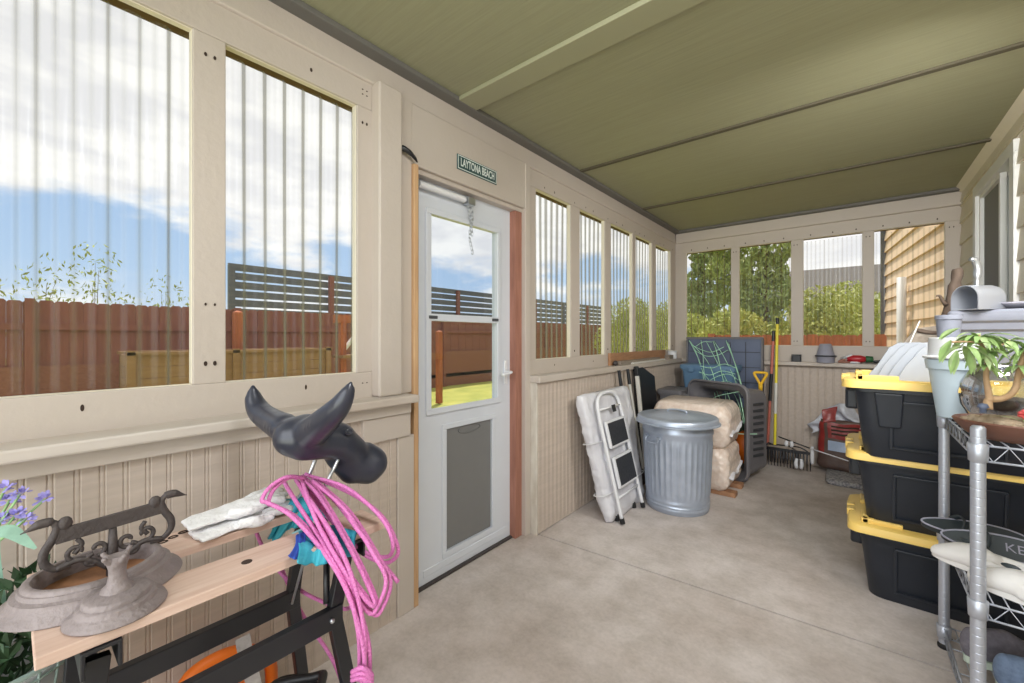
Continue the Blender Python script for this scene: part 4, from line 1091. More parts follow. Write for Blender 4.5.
# ================================================================ ALONG THE LEFT KNEE WALL
# ---- white plastic-wrapped slab leaning on the wall
def frame_axes(p0, p1, along=(0, 1, 0)):       # leaning frame: y along the wall, up the slope, normal
    up = (Vector(p1) - Vector(p0)); L = up.length; up.normalize(); al = Vector(along); nrm = al.cross(up).normalized(); return al, up, nrm, L
pk = thing('wrapped_slab', 'white plastic-wrapped slab leaning on the knee wall behind the step stool', 'wrapped slab', (-1.27, 2.78, 0))
al, up, nr, L = frame_axes((-1.265, 2.56, .004), (-1.435, 2.50, .845))
rings = []
for k in range(61):
    f = k / 60; w0, w1 = -.02 - .04 * f, .56 + .15 * f
    if f < .06: s_ = .55 + f / .06 * .45
    elif f > .95: s_ = 1 - (f - .95) / .05 * .45
    else: s_ = 1
    c = Vector((-1.265, 2.56, .004)) + up * (L * f); cy = (w0 + w1) / 2; hw = (w1 - w0) / 2 * (.97 + .03 * s_); hd_ = .052 * s_
    rings.append([wobble(wobble(c + al * (cy + hw * math.copysign(abs(math.cos(a)) ** .35, math.cos(a))) + nr * (hd_ * math.copysign(abs(math.sin(a)) ** .55, math.sin(a))), .010, 9, 3), .0075, 34, 5) for a in [2 * PI * q / 90 for q in range(90)]])
part('wrapping', MB().loft(rings), 'wrap_plastic', pk, smooth=True)
for k in (.22, .62):
    c = Vector((-1.265, 2.56, .004)) + up * (L * k)
    part('band', MB().tube(spline([c + al * (.28 + .345 * math.copysign(abs(math.cos(a)) ** .35, math.cos(a))) + nr * (.058 * math.copysign(abs(math.sin(a)) ** .55, math.sin(a))) for a in [2 * PI * q / 30 for q in range(30)]], 2, True), .004, 5, closed=True), 'white_plastic', pk, smooth=True)
# ---- folding step stool leaning against it
ss = thing('step_stool', 'white folding step stool with two dark treads leaning beside the trash can', 'step stool', (-1.19, 2.78, 0))
S0, S1 = Vector((-1.175, 2.585, .01)), Vector((-1.345, 2.535, .80))
al, up, nr, L = frame_axes(S0, S1); WID = .345
def SP(s, h, n_=0): return S0 + al * (s * WID) + up * (h * L) + nr * n_ + al * 0
fr_ = spline([SP(0, .02), SP(0, .3), SP(0, .6), SP(.0, .88), SP(.06, 1.0), SP(.25, 1.055), SP(.5, 1.065), SP(.75, 1.055), SP(.94, 1.0), SP(1, .88), SP(1, .6), SP(1, .3), SP(1, .02)], 5)
part('frame', MB().tube(fr_, .0125, 10), 'white_plastic', ss, smooth=True)
rr = spline([SP(.10, -.02, -.06), SP(.09, .4, -.045), SP(.08, .66, -.02)], 5); rr2 = spline([SP(.90, -.02, -.06), SP(.91, .4, -.045), SP(.92, .66, -.02)], 5)
part('rear_leg', MB().tube(rr, .010, 8), 'white_plastic', ss, smooth=True); part('rear_leg', MB().tube(rr2, .010, 8), 'white_plastic', ss, smooth=True)
for i, (h0, h1, dx) in enumerate(((.60, .83, 0), (.27, .53, .03))):
    def quad(h_a, h_b, sa, sb, n0, th):
        mb = MB(); a_, b_, c_, d_ = SP(sa, h_a, n0), SP(sb, h_a, n0), SP(sb, h_b, n0), SP(sa, h_b, n0)
        q = [a_, b_, c_, d_]; return mb.add(q + [p + nr * th for p in q], [(3, 2, 1, 0), (4, 5, 6, 7), (0, 1, 5, 4), (1, 2, 6, 5), (2, 3, 7, 6), (3, 0, 4, 7)])
    tp_ = part('tread', quad(h0, h1, .08, .92, .004, .022), 'white_plastic', ss, .006)
    part('tread_mat', quad(h0 + .02, h1 - .02, .13, .87, .0255, .002), 'step_tread', tp_, .001)
part('crossbar', MB().tube([SP(0, .20), SP(1, .20)], .008, 8), 'white_plastic', ss, smooth=True)
part('badge', MB().obox(SP(.62, .915, .012), (.05, .05, .006), Matrix((al, up, nr)).transposed()), 'black_plastic', ss, .002)
part('badge_bar', MB().tube([SP(.0, .93), SP(1, .93)], .007, 8), 'white_plastic', ss, smooth=True)
for p, d in ((SP(0, .0), up), (SP(1, .0), up), (SP(.10, -.03, -.06), up), (SP(.90, -.03, -.06), up)):
    p = Vector((p.x, p.y, max(p.z, .004)))
    part('rubber_foot', MB().tube([p, p + d * .035], .0165, 10), 'dark_rubber', ss, smooth=True, autosm=40)

# ---- galvanised trash can
TCc = Vector((-1.006, 3.15, 0))
tc_ = thing('trash_can', 'ribbed galvanised steel trash can with a domed lid', 'trash can', TCc)
def body_ring(r, z, rib):
    r *= .95; z = z if z < .13 else .13 + (z - .13) * 1.2
    out_ = []; n_ = 240
    for k in range(n_):
        a = 2 * PI * k / n_; q = r
        if rib: q += rib * max(-.2, math.cos(a * 36)) 
        out_.append(TCc + Vector((q * math.cos(a), q * math.sin(a), z)))
    return out_
bp = []
for z, r, rib in ((0, .222, 0), (.004, .226, 0), (.02, .227, 0), (.022, .229, 0), (.03, .233, 0), (.038, .229, 0), (.045, .229, 0), (.053, .234, 0), (.061, .229, 0), (.07, .2295, 0), (.078, .234, 0), (.086, .230, 0), (.11, .231, 0), (.125, .2315, .003), (.14, .232, .005), (.42, .248, .005), (.435, .249, .003), (.45, .250, 0), (.475, .251, 0), (.485, .257, 0), (.497, .259, 0), (.508, .254, 0), (.53, .254, 0), (.56, .256, 0), (.565, .262, 0), (.572, .262, 0)):
    bp.append(body_ring(r, z, rib))
part('body', MB().loft(bp), 'galvanised', tc_, smooth=True, autosm=60)
part('lid', MB().lathe([(.250, .622), (.282, .614), (.293, .618), (.293, .624), (.281, .630), (.279, .655), (.274, .662), (.262, .666), (.25, .662), (.19, .674), (.12, .684), (.06, .688), (0, .689)], TCc, 64), 'galvanised', tc_, smooth=True, autosm=55)
lh = MB().tube(spline([TCc + Vector((-.07, 0, .682)), TCc + Vector((-.06, 0, .700)), TCc + Vector((0, 0, .706)), TCc + Vector((.06, 0, .700)), TCc + Vector((.07, 0, .682))], 6), .006, 8)
part('lid_handle', lh, 'galvanised', tc_, smooth=True)
for sgn in (-2.0, .9):
    hv = Vector((math.cos(sgn), math.sin(sgn), 0)); tv = Vector((-hv.y, hv.x, 0)); c = TCc + hv * .241 + Vector((0, 0, .53))
    part('side_handle', MB().tube(spline([c + tv * -.055, c + tv * -.055 + hv * .012 + Vector((0, 0, -.03)), c + hv * .02 + Vector((0, 0, -.04)), c + tv * .055 + hv * .012 + Vector((0, 0, -.03)), c + tv * .055], 5), .005, 8).obox(c + tv * -.055, (.03, .03, .012), Matrix((tv, hv, Vector((0, 0, 1)))).transposed()).obox(c + tv * .055, (.03, .03, .012), Matrix((tv, hv, Vector((0, 0, 1)))).transposed()), 'galvanised', tc_, smooth=True, autosm=40)

# ---- two wrapped bales on planks
def bale(label, z0, z1, seed, x0=-1.345, x1=-.735, y0=3.50, y1=4.02):
    t = thing('wrapped_bale', label, 'bale', ((x0 + x1) / 2, (y0 + y1) / 2, z0), group='wrapped bales behind the trash can')
    cx, cy, hx, hy = (x0 + x1) / 2, (y0 + y1) / 2, (x1 - x0) / 2, (y1 - y0) / 2; rg = []
    for k in range(37):
        f = k / 36; z = z0 + (z1 - z0) * f; bulge = 1 - .14 * abs(2 * f - 1) ** 5 - .02 * abs(2 * f - 1)
        rg.append([wobble(wobble(Vector((cx + hx * bulge * math.copysign(abs(math.cos(a)) ** .22, math.cos(a)), cy + hy * bulge * math.copysign(abs(math.sin(a)) ** .22, math.sin(a)), z)), .012, 10, seed), .006, 40, seed) for a in [2 * PI * q / 120 for q in range(120)]])
    for r_ in (rg[0], rg[-1]):
        for p in r_: p.z = z0 if r_ is rg[0] else z1
    part('wrapped_body', MB().loft(rg), 'bale_wrap', t, smooth=True, autosm=60)
    zc = z0 + (z1 - z0) * .42
    fl_ = MB().grid(lambda a, b: wobble(Vector((x1 - .02 + .040 * b, y0 + .06 + a * (y1 - y0 - .12), zc + .05 * (a - .5) + .015 * math.sin(a * 9) - .01 * b)), .01, 16, seed), 24, 4)
    o = part('end_flap', fl_, 'wrap_plastic', t, smooth=True); md = o.modifiers.new('s', 'SOLIDIFY'); md.thickness = .008
    return t
for i, y in enumerate((3.56, 3.80)):
    solo('support_plank', MB().box((-1.36, y, 0), (-.70, y + .085, .036)), 'board_wood', ('front' if i == 0 else 'rear') + ' short plank under the lower wrapped bale', 'plank', bev=.003, loc=(-1.0, y, 0))
bale('lower of two plastic-wrapped bales behind the trash can', .037, .362, 1)
bale('upper of two plastic-wrapped bales behind the trash can', .364, .70, 2)

# ---- long-handled tools and a dark panel against the knee wall
for i, (y, lb, tilt) in enumerate(((3.20, 'black-gripped tool handle leaning on the knee wall, nearer the door', .05), (3.34, 'black-gripped tool handle leaning on the knee wall beside the dark panel', .0))):
    t = thing('tool_handle', lb, 'tool handle', (-1.36, y, 0))
    top = Vector((-1.475, y + tilt * -.6, .97)); bot = Vector((-1.36, y + .05, .0))
    part('grip', MB().tube([top, top.lerp(bot, .13)], [.013, .015], 10), 'black_plastic', t, smooth=True, autosm=40)
    part('shaft', MB().tube([top.lerp(bot, .13), bot + Vector((0, 0, .12))], .0105, 10), 'grey_wood' if i == 0 else 'pole_white', t, smooth=True, autosm=40)
    part('head', MB().beam(bot + Vector((0, 0, .14)), bot + Vector((0, 0, .004)), .07, .012, (1, 0, 0)), 'dark_iron', t, .002)
t = thing('black_sheet', 'flat black plastic panel with a pale edge leaning behind the trash can', 'panel', (-1.41, 3.76, 0))
po = MB().prism([(3.53, .01), (3.98, .01), (4.0, .86), (3.72, .965), (3.55, .955)], (-1.425, 0, 0), (0, 1, 0), (-.10, 0, 1), (1, 0, .1), .022)
part('sheet', po, 'black_plastic', t, .004)
part('edge_post', MB().beam((-1.375, 3.515, .0), (-1.465, 3.515, .90), .03, .03, (1, 0, 0)), 'pole_white', t, .004)
part('post_grip', MB().beam((-1.465, 3.515, .90), (-1.473, 3.515, .985), .035, .035, (1, 0, 0)), 'black_plastic', t, .006)

# ---- things lying on the knee-wall cap
solo('shelf_board', MB().beam((-1.586, 3.22, 1.053), (-1.586, 4.55, 1.050), .022, .105, (0, 0, 1)), 'board_wood', 'brown board standing on edge along the knee-wall cap', 'board', bev=.003, loc=(-1.59, 3.9, 1.0))
solo('wood_offcut', MB().beam((-1.545, 3.30, 1.018), (-1.55, 4.25, 1.018), .05, .034), 'grey_wood', 'grey weathered wood strip lying in front of the brown board', 'wood strip', bev=.004, loc=(-1.55, 3.8, 1.0))
solo('wood_offcut', MB().beam((-1.517, 3.52, 1.008), (-1.53, 4.38, 1.008), .025, .014), 'pole_white', 'thin pale strip along the front edge of the knee-wall cap', 'wood strip', bev=.002, loc=(-1.52, 3.9, 1.0))
solo('stone', MB().ball((-1.545, 3.255, 1.022), .022, 12, 8, (.9, 1.3, 1)), 'dark_iron', 'dark lump at the near end of the grey wood strip', 'stone', smooth=True, loc=(-1.545, 3.25, 1.0))
t = thing('tin_can', 'small white tin on the knee-wall cap in the far corner', 'tin', (-1.555, 4.72, 1.0))
part('body', MB().lathe([(0, 1.001), (.046, 1.001), (.048, 1.006), (.048, 1.07), (.044, 1.075), (0, 1.073)], (-1.56, 4.72, 0), 24), 'white_plastic', t, smooth=True, autosm=40)
part('lid', MB().lathe([(.049, 1.07), (.052, 1.072), (.052, 1.088), (0, 1.09)], (-1.56, 4.72, 0), 24), 'pot_pale', t, smooth=True, autosm=40)
solo('wood_block', MB().box((-1.60, 4.52, 1.001), (-1.525, 4.655, 1.045)), 'grey_wood', 'small grey block between the boards and the white tin', 'block', bev=.004, loc=(-1.56, 4.6, 1.0))

# ================================================================ THE BACK CORNER
# navy folded panel with grid ribs
t = thing('folded_panel', 'large navy panel with raised grid lines standing in the back corner', 'panel', (-1.06, 4.8, 0))
part('sheet', MB().box((-1.42, 4.80, .0), (-.705, 4.83, 1.23)), 'navy_plastic', t, .012)
gr_ = MB()
for k in range(1, 5): gr_.box((-1.42 + .143 * k - .003, 4.795, .03), (-1.42 + .143 * k + .003, 4.801, 1.19))
for k in range(1, 8): gr_.box((-1.40, 4.795, .155 * k - .003), (-.72, 4.801, .155 * k + .003))
part('grid_rib', gr_, 'dark_plastic', t)
part('rim', ring(MB(), (-1.43, 4.787, .0), (1, 0, 0), (0, 0, 1), (0, 1, 0), .735, 1.24, .018, .05), 'grey_plastic', t, .005)
# totes
def tote(label, x0, x1, y0, y1, z0, z1, m, lidm):
    t = thing('storage_tote', label, 'tote', ((x0 + x1) / 2, (y0 + y1) / 2, z0)); b = .03
    rg = []
    def rect(ax0, ax1, ay0, ay1, z, r=.03):
        pts = []
        for cx, cy, a0 in ((ax1 - r, ay1 - r, 0), (ax0 + r, ay1 - r, PI / 2), (ax0 + r, ay0 + r, PI), (ax1 - r, ay0 + r, 1.5 * PI)):
            for k in range(5): a = a0 + k * PI / 8; pts.append(Vector((cx + r * math.cos(a), cy + r * math.sin(a), z)))
        return pts
    part('body', MB().loft([rect(x0 + b, x1 - b, y0 + b, y1 - b, z0), rect(x0 + .012, x1 - .012, y0 + .012, y1 - .012, z1 - .06), rect(x0, x1, y0, y1, z1 - .06), rect(x0, x1, y0, y1, z1 - .045)]), m, t, smooth=True, autosm=35)
    part('lid', MB().loft([rect(x0 - .008, x1 + .008, y0 - .008, y1 + .008, z1 - .045), rect(x0 - .008, x1 + .008, y0 - .008, y1 + .008, z1 - .012), rect(x0 + .006, x1 - .006, y0 + .006, y1 - .006, z1 - .004), rect(x0 + .04, x1 - .04, y0 + .04, y1 - .04, z1 - .004), rect(x0 + .05, x1 - .05, y0 + .05, y1 - .05, z1)]), lidm, t, smooth=True, autosm=35)
    part('latch', MB().box(((x0 + x1) / 2 - .18, y0 - .014, z1 - .08), ((x0 + x1) / 2 - .13, y0 + .004, z1 - .03)), lidm, t, .003)
    part('latch', MB().box(((x0 + x1) / 2 + .13, y0 - .014, z1 - .08), ((x0 + x1) / 2 + .18, y0 + .004, z1 - .03)), lidm, t, .003)
    return t
tote('navy tote standing on the floor in the back corner under the blue tote', -1.505, -.86, 4.51, 4.765, 0, .70, 'navy_plastic', 'navy_plastic')
tote('mid-blue tote on top of the navy tote behind the green netting', -1.41, -.875, 4.51, 4.76, .702, .96, 'blue_plastic', 'blue_plastic')
tote('low grey tote behind the wrapped bales', -1.495, -1.265, 4.08, 4.40, 0, .735, 'grey_plastic', 'grey_plastic')
# big dark shell standing on end, its hollow side towards the door
sh_rot = R(-27); sx = Vector((math.cos(sh_rot), math.sin(sh_rot), 0)); sy = Vector((-math.sin(sh_rot), math.cos(sh_rot), 0))
SO = Vector((-.89, 4.22, 0))
t = thing('plastic_shell', 'large dark grey plastic shell standing on end right of the bales', 'plastic shell', SO)
def sring(w_, z0, z1, d, r):
    pts = []
    for cx, cz, a0 in ((w_ - r, z1 - r, 0), (-w_ + r, z1 - r, PI / 2), (-w_ + r, z0 + r, PI), (w_ - r, z0 + r, 1.5 * PI)):
        for k in range(6):
            a = a0 + k * PI / 10; pts.append(SO + sx * (cx + r * math.cos(a)) + sy * d + Vector((0, 0, cz + r * math.sin(a))))
    return pts
part('shell', MB().loft([sring(.31, .0, .83, -.15, .09), sring(.318, -.0, .838, -.135, .09), sring(.285, .025, .805, -.12, .08), sring(.25, .06, .77, .17, .08), sring(.22, .09, .74, .18, .07), sring(.205, .10, .73, .165, .07), sring(.235, .075, .755, -.09, .075), sring(.265, .045, .785, -.135, .085), sring(.31, .0, .83, -.152, .09)], cap=False), 'grey_plastic', t, smooth=True, autosm=45)
vm = MB()
for k in range(9):
    z = .22 + k * .055; c = SO + sx * .270 + sy * .03 + Vector((0, 0, z)); vm.obox(c, (.016, .13, .022), Matrix((sx, sy, Vector((0, 0, 1)))).transposed())
part('vent_slot', vm, 'dark_plastic', t)
part('rim_bead', MB().tube(sring(.312, .012, .832, -.155, .09), .012, 8, closed=True), 'grey_plastic', t, smooth=True)
for i, (dx, z0, z1, m, nm, lb) in enumerate(((.13, .13, .40, 'orange_plastic', 'garden_toy', 'orange plastic piece inside the dark shell beside the bales'), (.06, .12, .62, 'leaf_dark', 'garden_fabric', 'dark green bundle inside the dark plastic shell'))):
    b_ = MB(); c = SO + sx * dx + sy * (.02 + .06 * i)
    b_.lathe([(0, z0), (.045, z0 + .004), (.055, (z0 + z1) / 2), (.04, z1 - .02), (0, z1)], c, 18)
    b_.v = [wobble(p, .03, 9, i) for p in b_.v]
    solo(nm, b_, m, lb, 'garden item', smooth=True, loc=c + Vector((0, 0, z0)))
# snow shovel behind it
t = thing('snow_shovel', 'snow shovel with a yellow D-grip standing behind the dark shell', 'shovel', (-.66, 4.62, 0))
c0 = Vector((-.672, 4.50, .80)); 
part('grip', MB().tube(spline([c0 + Vector((0, 0, -.01)), c0 + Vector((-.028, -.0, .045)), c0 + Vector((-.05, 0, .088)), c0 + Vector((-.045, 0, .105)), c0 + Vector((0, 0, .108)), c0 + Vector((.045, 0, .105)), c0 + Vector((.05, 0, .088)), c0 + Vector((.028, 0, .045)), c0 + Vector((0, 0, -.01))], 4), .012, 8).tube([c0 + Vector((0, 0, -.06)), c0], .018, 10), 'yellow_plastic', t, smooth=True)
part('shaft', MB().tube([c0 + Vector((0, 0, -.05)), (-.76, 4.66, .34)], .014, 10), 'black_plastic', t, smooth=True)
part('blade', MB().grid(lambda a, b: Vector((-.845 + a * .165, 4.69 - .05 * math.sin(b * PI) + .03 * (2 * a - 1) ** 2, .02 + b * .36)), 10, 10), 'black_plastic', t, smooth=True).modifiers.new('s', 'SOLIDIFY').thickness = .005

# green netting draped over totes and shell
nm = MB(); NR = .0030
def nline(pts): nm.tube(spline([aty(u, v, y) for u, v, y in pts], 6), NR, 5)
nline([(689, 340, 4.77), (699, 360, 4.6), (703, 375, 4.44), (704, 392, 4.40), (706, 403, 4.3)])
nline([(689, 341, 4.77), (705, 358, 4.60), (713, 374, 4.44), (717, 392, 4.38), (722, 402, 4.2)])
nline([(701, 340, 4.77), (703, 355, 4.6), (704, 372, 4.44), (707, 392, 4.4), (704, 401, 4.3)])
nline([(713, 341, 4.77), (718, 356, 4.6), (722, 375, 4.44), (727, 392, 4.2), (732, 405, 4.02)])
nline([(714, 341, 4.77), (724, 357, 4.6), (735, 380, 4.4), (741, 402, 4.0), (746, 430, 3.98)])
nline([(726, 340, 4.77), (733, 358, 4.6), (741, 384, 4.3), (746, 402, 4.02), (748, 434, 3.99)])
nline([(726, 341, 4.77), (736, 366, 4.5), (743, 390, 4.1)])
nline([(695, 347, 4.72), (703, 342, 4.74), (712, 342, 4.75)])
nline([(694, 350, 4.7), (706, 356, 4.62), (718, 355, 4.6), (728, 350, 4.68)])
nline([(699, 372, 4.44), (710, 375, 4.44), (722, 371, 4.44), (735, 374, 4.42)])
nline([(703, 386, 4.42), (714, 378, 4.44), (728, 374, 4.43), (738, 380, 4.38)])
nline([(704, 393, 4.4), (716, 389, 4.4), (730, 386, 4.3), (742, 388, 4.2)])
nline([(706, 402, 4.3), (718, 396, 4.1), (732, 393, 4.05), (744, 391, 4.0)])
nline([(690, 341, 4.77), (696, 352, 4.7), (703, 372, 4.48), (712, 384, 4.46), (716, 400, 4.3)])
nline([(713, 341, 4.77), (716, 350, 4.7), (720, 366, 4.5), (724, 384, 4.46), (726, 402, 4.1)])
nline([(706, 341, 4.77), (716, 360, 4.55), (728, 383, 4.46), (738, 402, 4.1), (744, 424, 3.99)])
nline([(728, 342, 4.77), (735, 364, 4.5), (740, 382, 4.3), (744, 392, 4.1)])
nline([(692, 345, 4.75), (702, 350, 4.68), (712, 352, 4.65), (724, 347, 4.7)])
nline([(700, 366, 4.47), (712, 368, 4.48), (724, 364, 4.48), (736, 368, 4.46)])
nline([(702, 380, 4.46), (712, 384, 4.46), (726, 381, 4.46), (738, 386, 4.3)])
nline([(735, 433, 3.99), (742, 434, 3.98), (752, 434, 4.0), (757, 434, 4.0)])
o = solo('garden_net', nm, 'net_green', 'pale green garden netting draped over the totes and the dark shell', 'net', smooth=True, loc=aty(713, 341, 4.78))

# ---- rakes and poles by the back wall
def bow_rake(label, px0, top, bot, cols, x0, x1, yh, zh, ztip, m='black_metal'):
    t = thing('garden_rake', label, 'rake', (bot[0], bot[1], 0)); top, bot = Vector(top), Vector(bot)
    for f0, f1, mm, nm_ in cols: part(nm_, MB().tube([top.lerp(bot, f0), top.lerp(bot, f1)], .0125 if nm_ == 'shaft' else .0145, 10), mm, t, smooth=True, autosm=40)
    hb_ = MB().beam((x0, yh, zh), (x1, yh, zh), .016, .024)
    n_ = 15
    for k in range(n_):
        x = x0 + (x1 - x0) * k / (n_ - 1); hb_.tube([(x, yh, zh), (x, yh - .012, (zh + ztip) / 2), (x, yh - .004, ztip)], [.0062, .006, .003], 6)
    part('tine_head', hb_, m, t)
    part('bow', MB().tube(spline([(x0, yh, zh), ((x0 * 2 + bot.x) / 3, yh + .005, zh + .045), (bot.x, bot.y, bot.z), ((x1 * 2 + bot.x) / 3, yh + .005, zh + .045), (x1, yh, zh)], 6), .006, 8), m, t, smooth=True)
    return t
bow_rake('rake with a yellow pole standing against the back wall', 0, (-.580, 4.86, 1.43), (-.585, 4.72, .20), [(0, .05, 'black_plastic', 'grip'), (.05, .52, 'pole_yellow', 'shaft'), (.52, .76, 'pole_white', 'shaft_band'), (.76, 1, 'pole_yellow', 'shaft')], -.655, -.30, 4.66, .175, .015)
bow_rake('rake with a red pole and a black sleeve next to the yellow one', 0, (-.613, 4.87, 1.30), (-.655, 4.80, .18), [(0, .09, 'black_plastic', 'grip'), (.09, .38, 'pole_red', 'shaft'), (.38, .62, 'black_plastic', 'sleeve'), (.62, 1, 'pole_red', 'shaft')], -.69, -.40, 4.77, .145, .02, 'dark_iron')
for i, (x, z0, z1, lb) in enumerate(((-.46, .22, .27, 'small white clip on the rake tines near the poles'), (-.385, .03, .12, 'pair of white clips low on the rake tines'), (-.285, .09, .25, 'white ribbed clip hanging at the right end of the rake'))):
    c = MB()
    for dx in ((-.016, .016) if i < 2 else (0,)): c.tube(spline([(x + dx, 4.634, z1), (x + dx * 1.4, 4.628, (z0 + z1) / 2), (x + dx, 4.634, z0)], 4), [.012, .013, .014, .015, .016, .016, .015, .014, .010], 8)
    solo('plastic_clip', c, 'white_plastic', lb, 'clip', smooth=True, loc=(x, 4.634, z0), group=None)
t = thing('thin_stake', 'thin stake with a white half leaning on the rake heads', 'stake', (-.40, 4.6, .26))
part('dark_half', MB().tube([(-.55, 4.68, .29), (-.30, 4.61, .235)], .006, 8), 'black_plastic', t, smooth=True)
part('white_half', MB().tube([(-.31, 4.612, .237), (-.03, 4.535, .19)], .005, 8), 'white_plastic', t, smooth=True)

# ---- soil bag and mat
t = thing('soil_bag', 'half-empty red and brown soil bag with a crumpled clear top by the back wall', 'bag', (-.07, 4.83, 0))
rg = []
for k in range(15):
    f = k / 14; z = .047 + f * .44; w_ = .185 * (1 - .10 * f) * (1 if f > .05 else .93); d_ = .11 * (1 - .25 * f)
    rg.append([wobble(Vector((-.075 + w_ * math.copysign(abs(math.cos(a)) ** .5, math.cos(a)), 4.82 + d_ * math.copysign(abs(math.sin(a)) ** .6, math.sin(a)), z)), .014, 9, 5) for a in [2 * PI * q / 40 for q in range(40)]])
bgp = part('body', MB().loft(rg), 'bag_brown', t, smooth=True)
def bagpatch(x0, x1, z0, z1, off=.006):
    def fn(a, b):
        x = x0 + (x1 - x0) * a; z = z0 + (z1 - z0) * b; f = (z - .047) / .44; w_ = .185 * (1 - .10 * f); d_ = .11 * (1 - .25 * f)
        c = max(-1, min(1, (x + .075) / w_)); ca = math.copysign(abs(c) ** 2, c); sn = -math.sqrt(max(0, 1 - ca * ca))
        p = Vector((x, 4.82 + d_ * math.copysign(abs(sn) ** .6, sn), z)); return wobble(p, .014, 9, 5) + Vector((0, -off, 0))
    return MB().grid(fn, 16, 10)
part('red_label', bagpatch(-.175, .09, .325, .47), 'bag_red', t, smooth=True)
part('red_edge', bagpatch(-.25, -.20, .18, .46), 'bag_red', t, smooth=True)
part('pale_label', bagpatch(-.175, .06, .215, .305), 'bag_blue', t, smooth=True)
for zz, wd_ in ((.435, .19), (.40, .21), (.365, .17)):
    part('dark_print', bagpatch(-.15, -.15 + wd_, zz - .008, zz + .008, .009), 'hole_dark', t, smooth=True)
tp = MB().grid(lambda a, b: wobble(Vector((-.31 + a * .38 + .02 * math.sin(b * 7), 4.775 + .035 * math.sin(a * 11 + b * 4) + .04 * b, .44 + b * (.21 - .55 * abs(a - .55) ** 1.6) - .10 * (1 - a) * (1 - b))), .03, 9, 2), 36, 18)
part('clear_top', tp, 'bag_white', t, smooth=True).modifiers.new('s', 'SOLIDIFY').thickness = .004
part('red_corner', MB().grid(lambda a, b: wobble(Vector((-.22 + a * .10, 4.735 + .02 * b, .455 + b * .12 + a * .03)), .02, 11, 3), 12, 10), 'bag_red', t, smooth=True).modifiers.new('s', 'SOLIDIFY').thickness = .003
mm_ = MB()
def mat_ring(z, e): return [wobble(Vector((.09 + (.275 - e) * math.copysign(abs(math.cos(a)) ** .2, math.cos(a)), 4.66 + (.275 - e) * math.copysign(abs(math.sin(a)) ** .2, math.sin(a)), z)), .006, 8, 7) for a in [2 * PI * q / 60 for q in range(60)]]
mm_.loft([mat_ring(0.003, .01), mat_ring(.02, 0), mat_ring(.04, .004), mat_ring(.046, .02)])
solo('speckled_mat', mm_, 'mat_speckle', 'thick grey speckled mat on the floor in front of the soil bag', 'mat', smooth=True, autosm=50, loc=(.09, 4.66, 0))

# ---- on the back sill
t = thing('small_box', 'small black box standing on the back sill', 'box', (-.43, 4.91, 1.0))
part('case', MB().box((-.462, 4.885, 1.001), (-.392, 4.935, 1.065)), 'black_plastic', t, .004)
part('rim', ring(MB(), (-.466, 4.880, 1.001), (1, 0, 0), (0, 0, 1), (0, 1, 0), .078, .070, .003, .02), 'dark_plastic', t, .002)
t = thing('upturned_pot', 'grey tapered pot standing upside down on the back sill', 'pot', (-.2, 4.91, 1.0))
PC = (-.200, 4.905, 1.001)
part('body', MB().lathe([(.068, 0), (.070, .05), (.074, .055), (.079, .062), (.077, .066), (.070, .068), (.046, .17), (.041, .176), (0, .176)], PC, 36), 'shade_grey', t, smooth=True, autosm=40)
part('rim', MB().lathe([(.078, .056), (.083, .060), (.083, .066), (.078, .069)], PC, 36), 'dark_plastic', t, smooth=True)
t = thing('garden_shears', 'brown-handled shears lying beside the upturned grey pot', 'shears', (-.09, 4.9, 1.0))
part('handle', MB().tube(spline([(-.105, 4.90, 1.012), (-.07, 4.895, 1.03), (-.03, 4.90, 1.028), (.0, 4.91, 1.012)], 5), .009, 8).tube(spline([(-.105, 4.885, 1.01), (-.06, 4.88, 1.012), (-.01, 4.885, 1.01)], 5), .008, 8), 'red_wood', t, smooth=True)
part('blade', MB().beam((-.01, 4.89, 1.012), (.05, 4.90, 1.012), .006, .02), 'steel', t)
t = thing('garden_sprayer', 'red and white hand sprayer with a green cap on the back sill', 'sprayer', (.02, 4.91, 1.0))
part('body', MB().lathe([(0, -.07), (.022, -.065), (.034, -.03), (.034, .03), (.022, .065), (0, .07)], (.025, 4.905, 1.042), 20, mtx=Matrix(((0, 0, 1), (0, 1, 0), (-1, 0, 0)))), 'red_plastic', t, smooth=True)
part('nozzle', MB().tube([(-.045, 4.90, 1.03), (-.085, 4.895, 1.045), (-.005, 4.90, 1.075)], [.012, .008, .014], 10), 'white_plastic', t, smooth=True)
part('base', MB().lathe([(0, 0), (.04, .002), (.042, .012), (.03, .018), (0, .018)], (.01, 4.905, 1.001), 20), 'white_plastic', t, smooth=True)
part('cap', MB().lathe([(.026, .0), (.030, .005), (.026, .05), (0, .055)], (.088, 4.905, 1.042), 16, mtx=Matrix(((0, 0, 1), (0, 1, 0), (-1, 0, 0)))), 'green_plastic', t, smooth=True)
solo('hose_nozzle', MB().tube(spline([(.14, 4.89, 1.02), (.20, 4.90, 1.03), (.245, 4.905, 1.055), (.25, 4.91, 1.08)], 5), [.012] * 6 + [.015] * 5 + [.018] * 5, 10), 'black_plastic', 'black hose nozzle at the right end of the back sill', 'nozzle', smooth=True, loc=(.2, 4.9, 1.0))
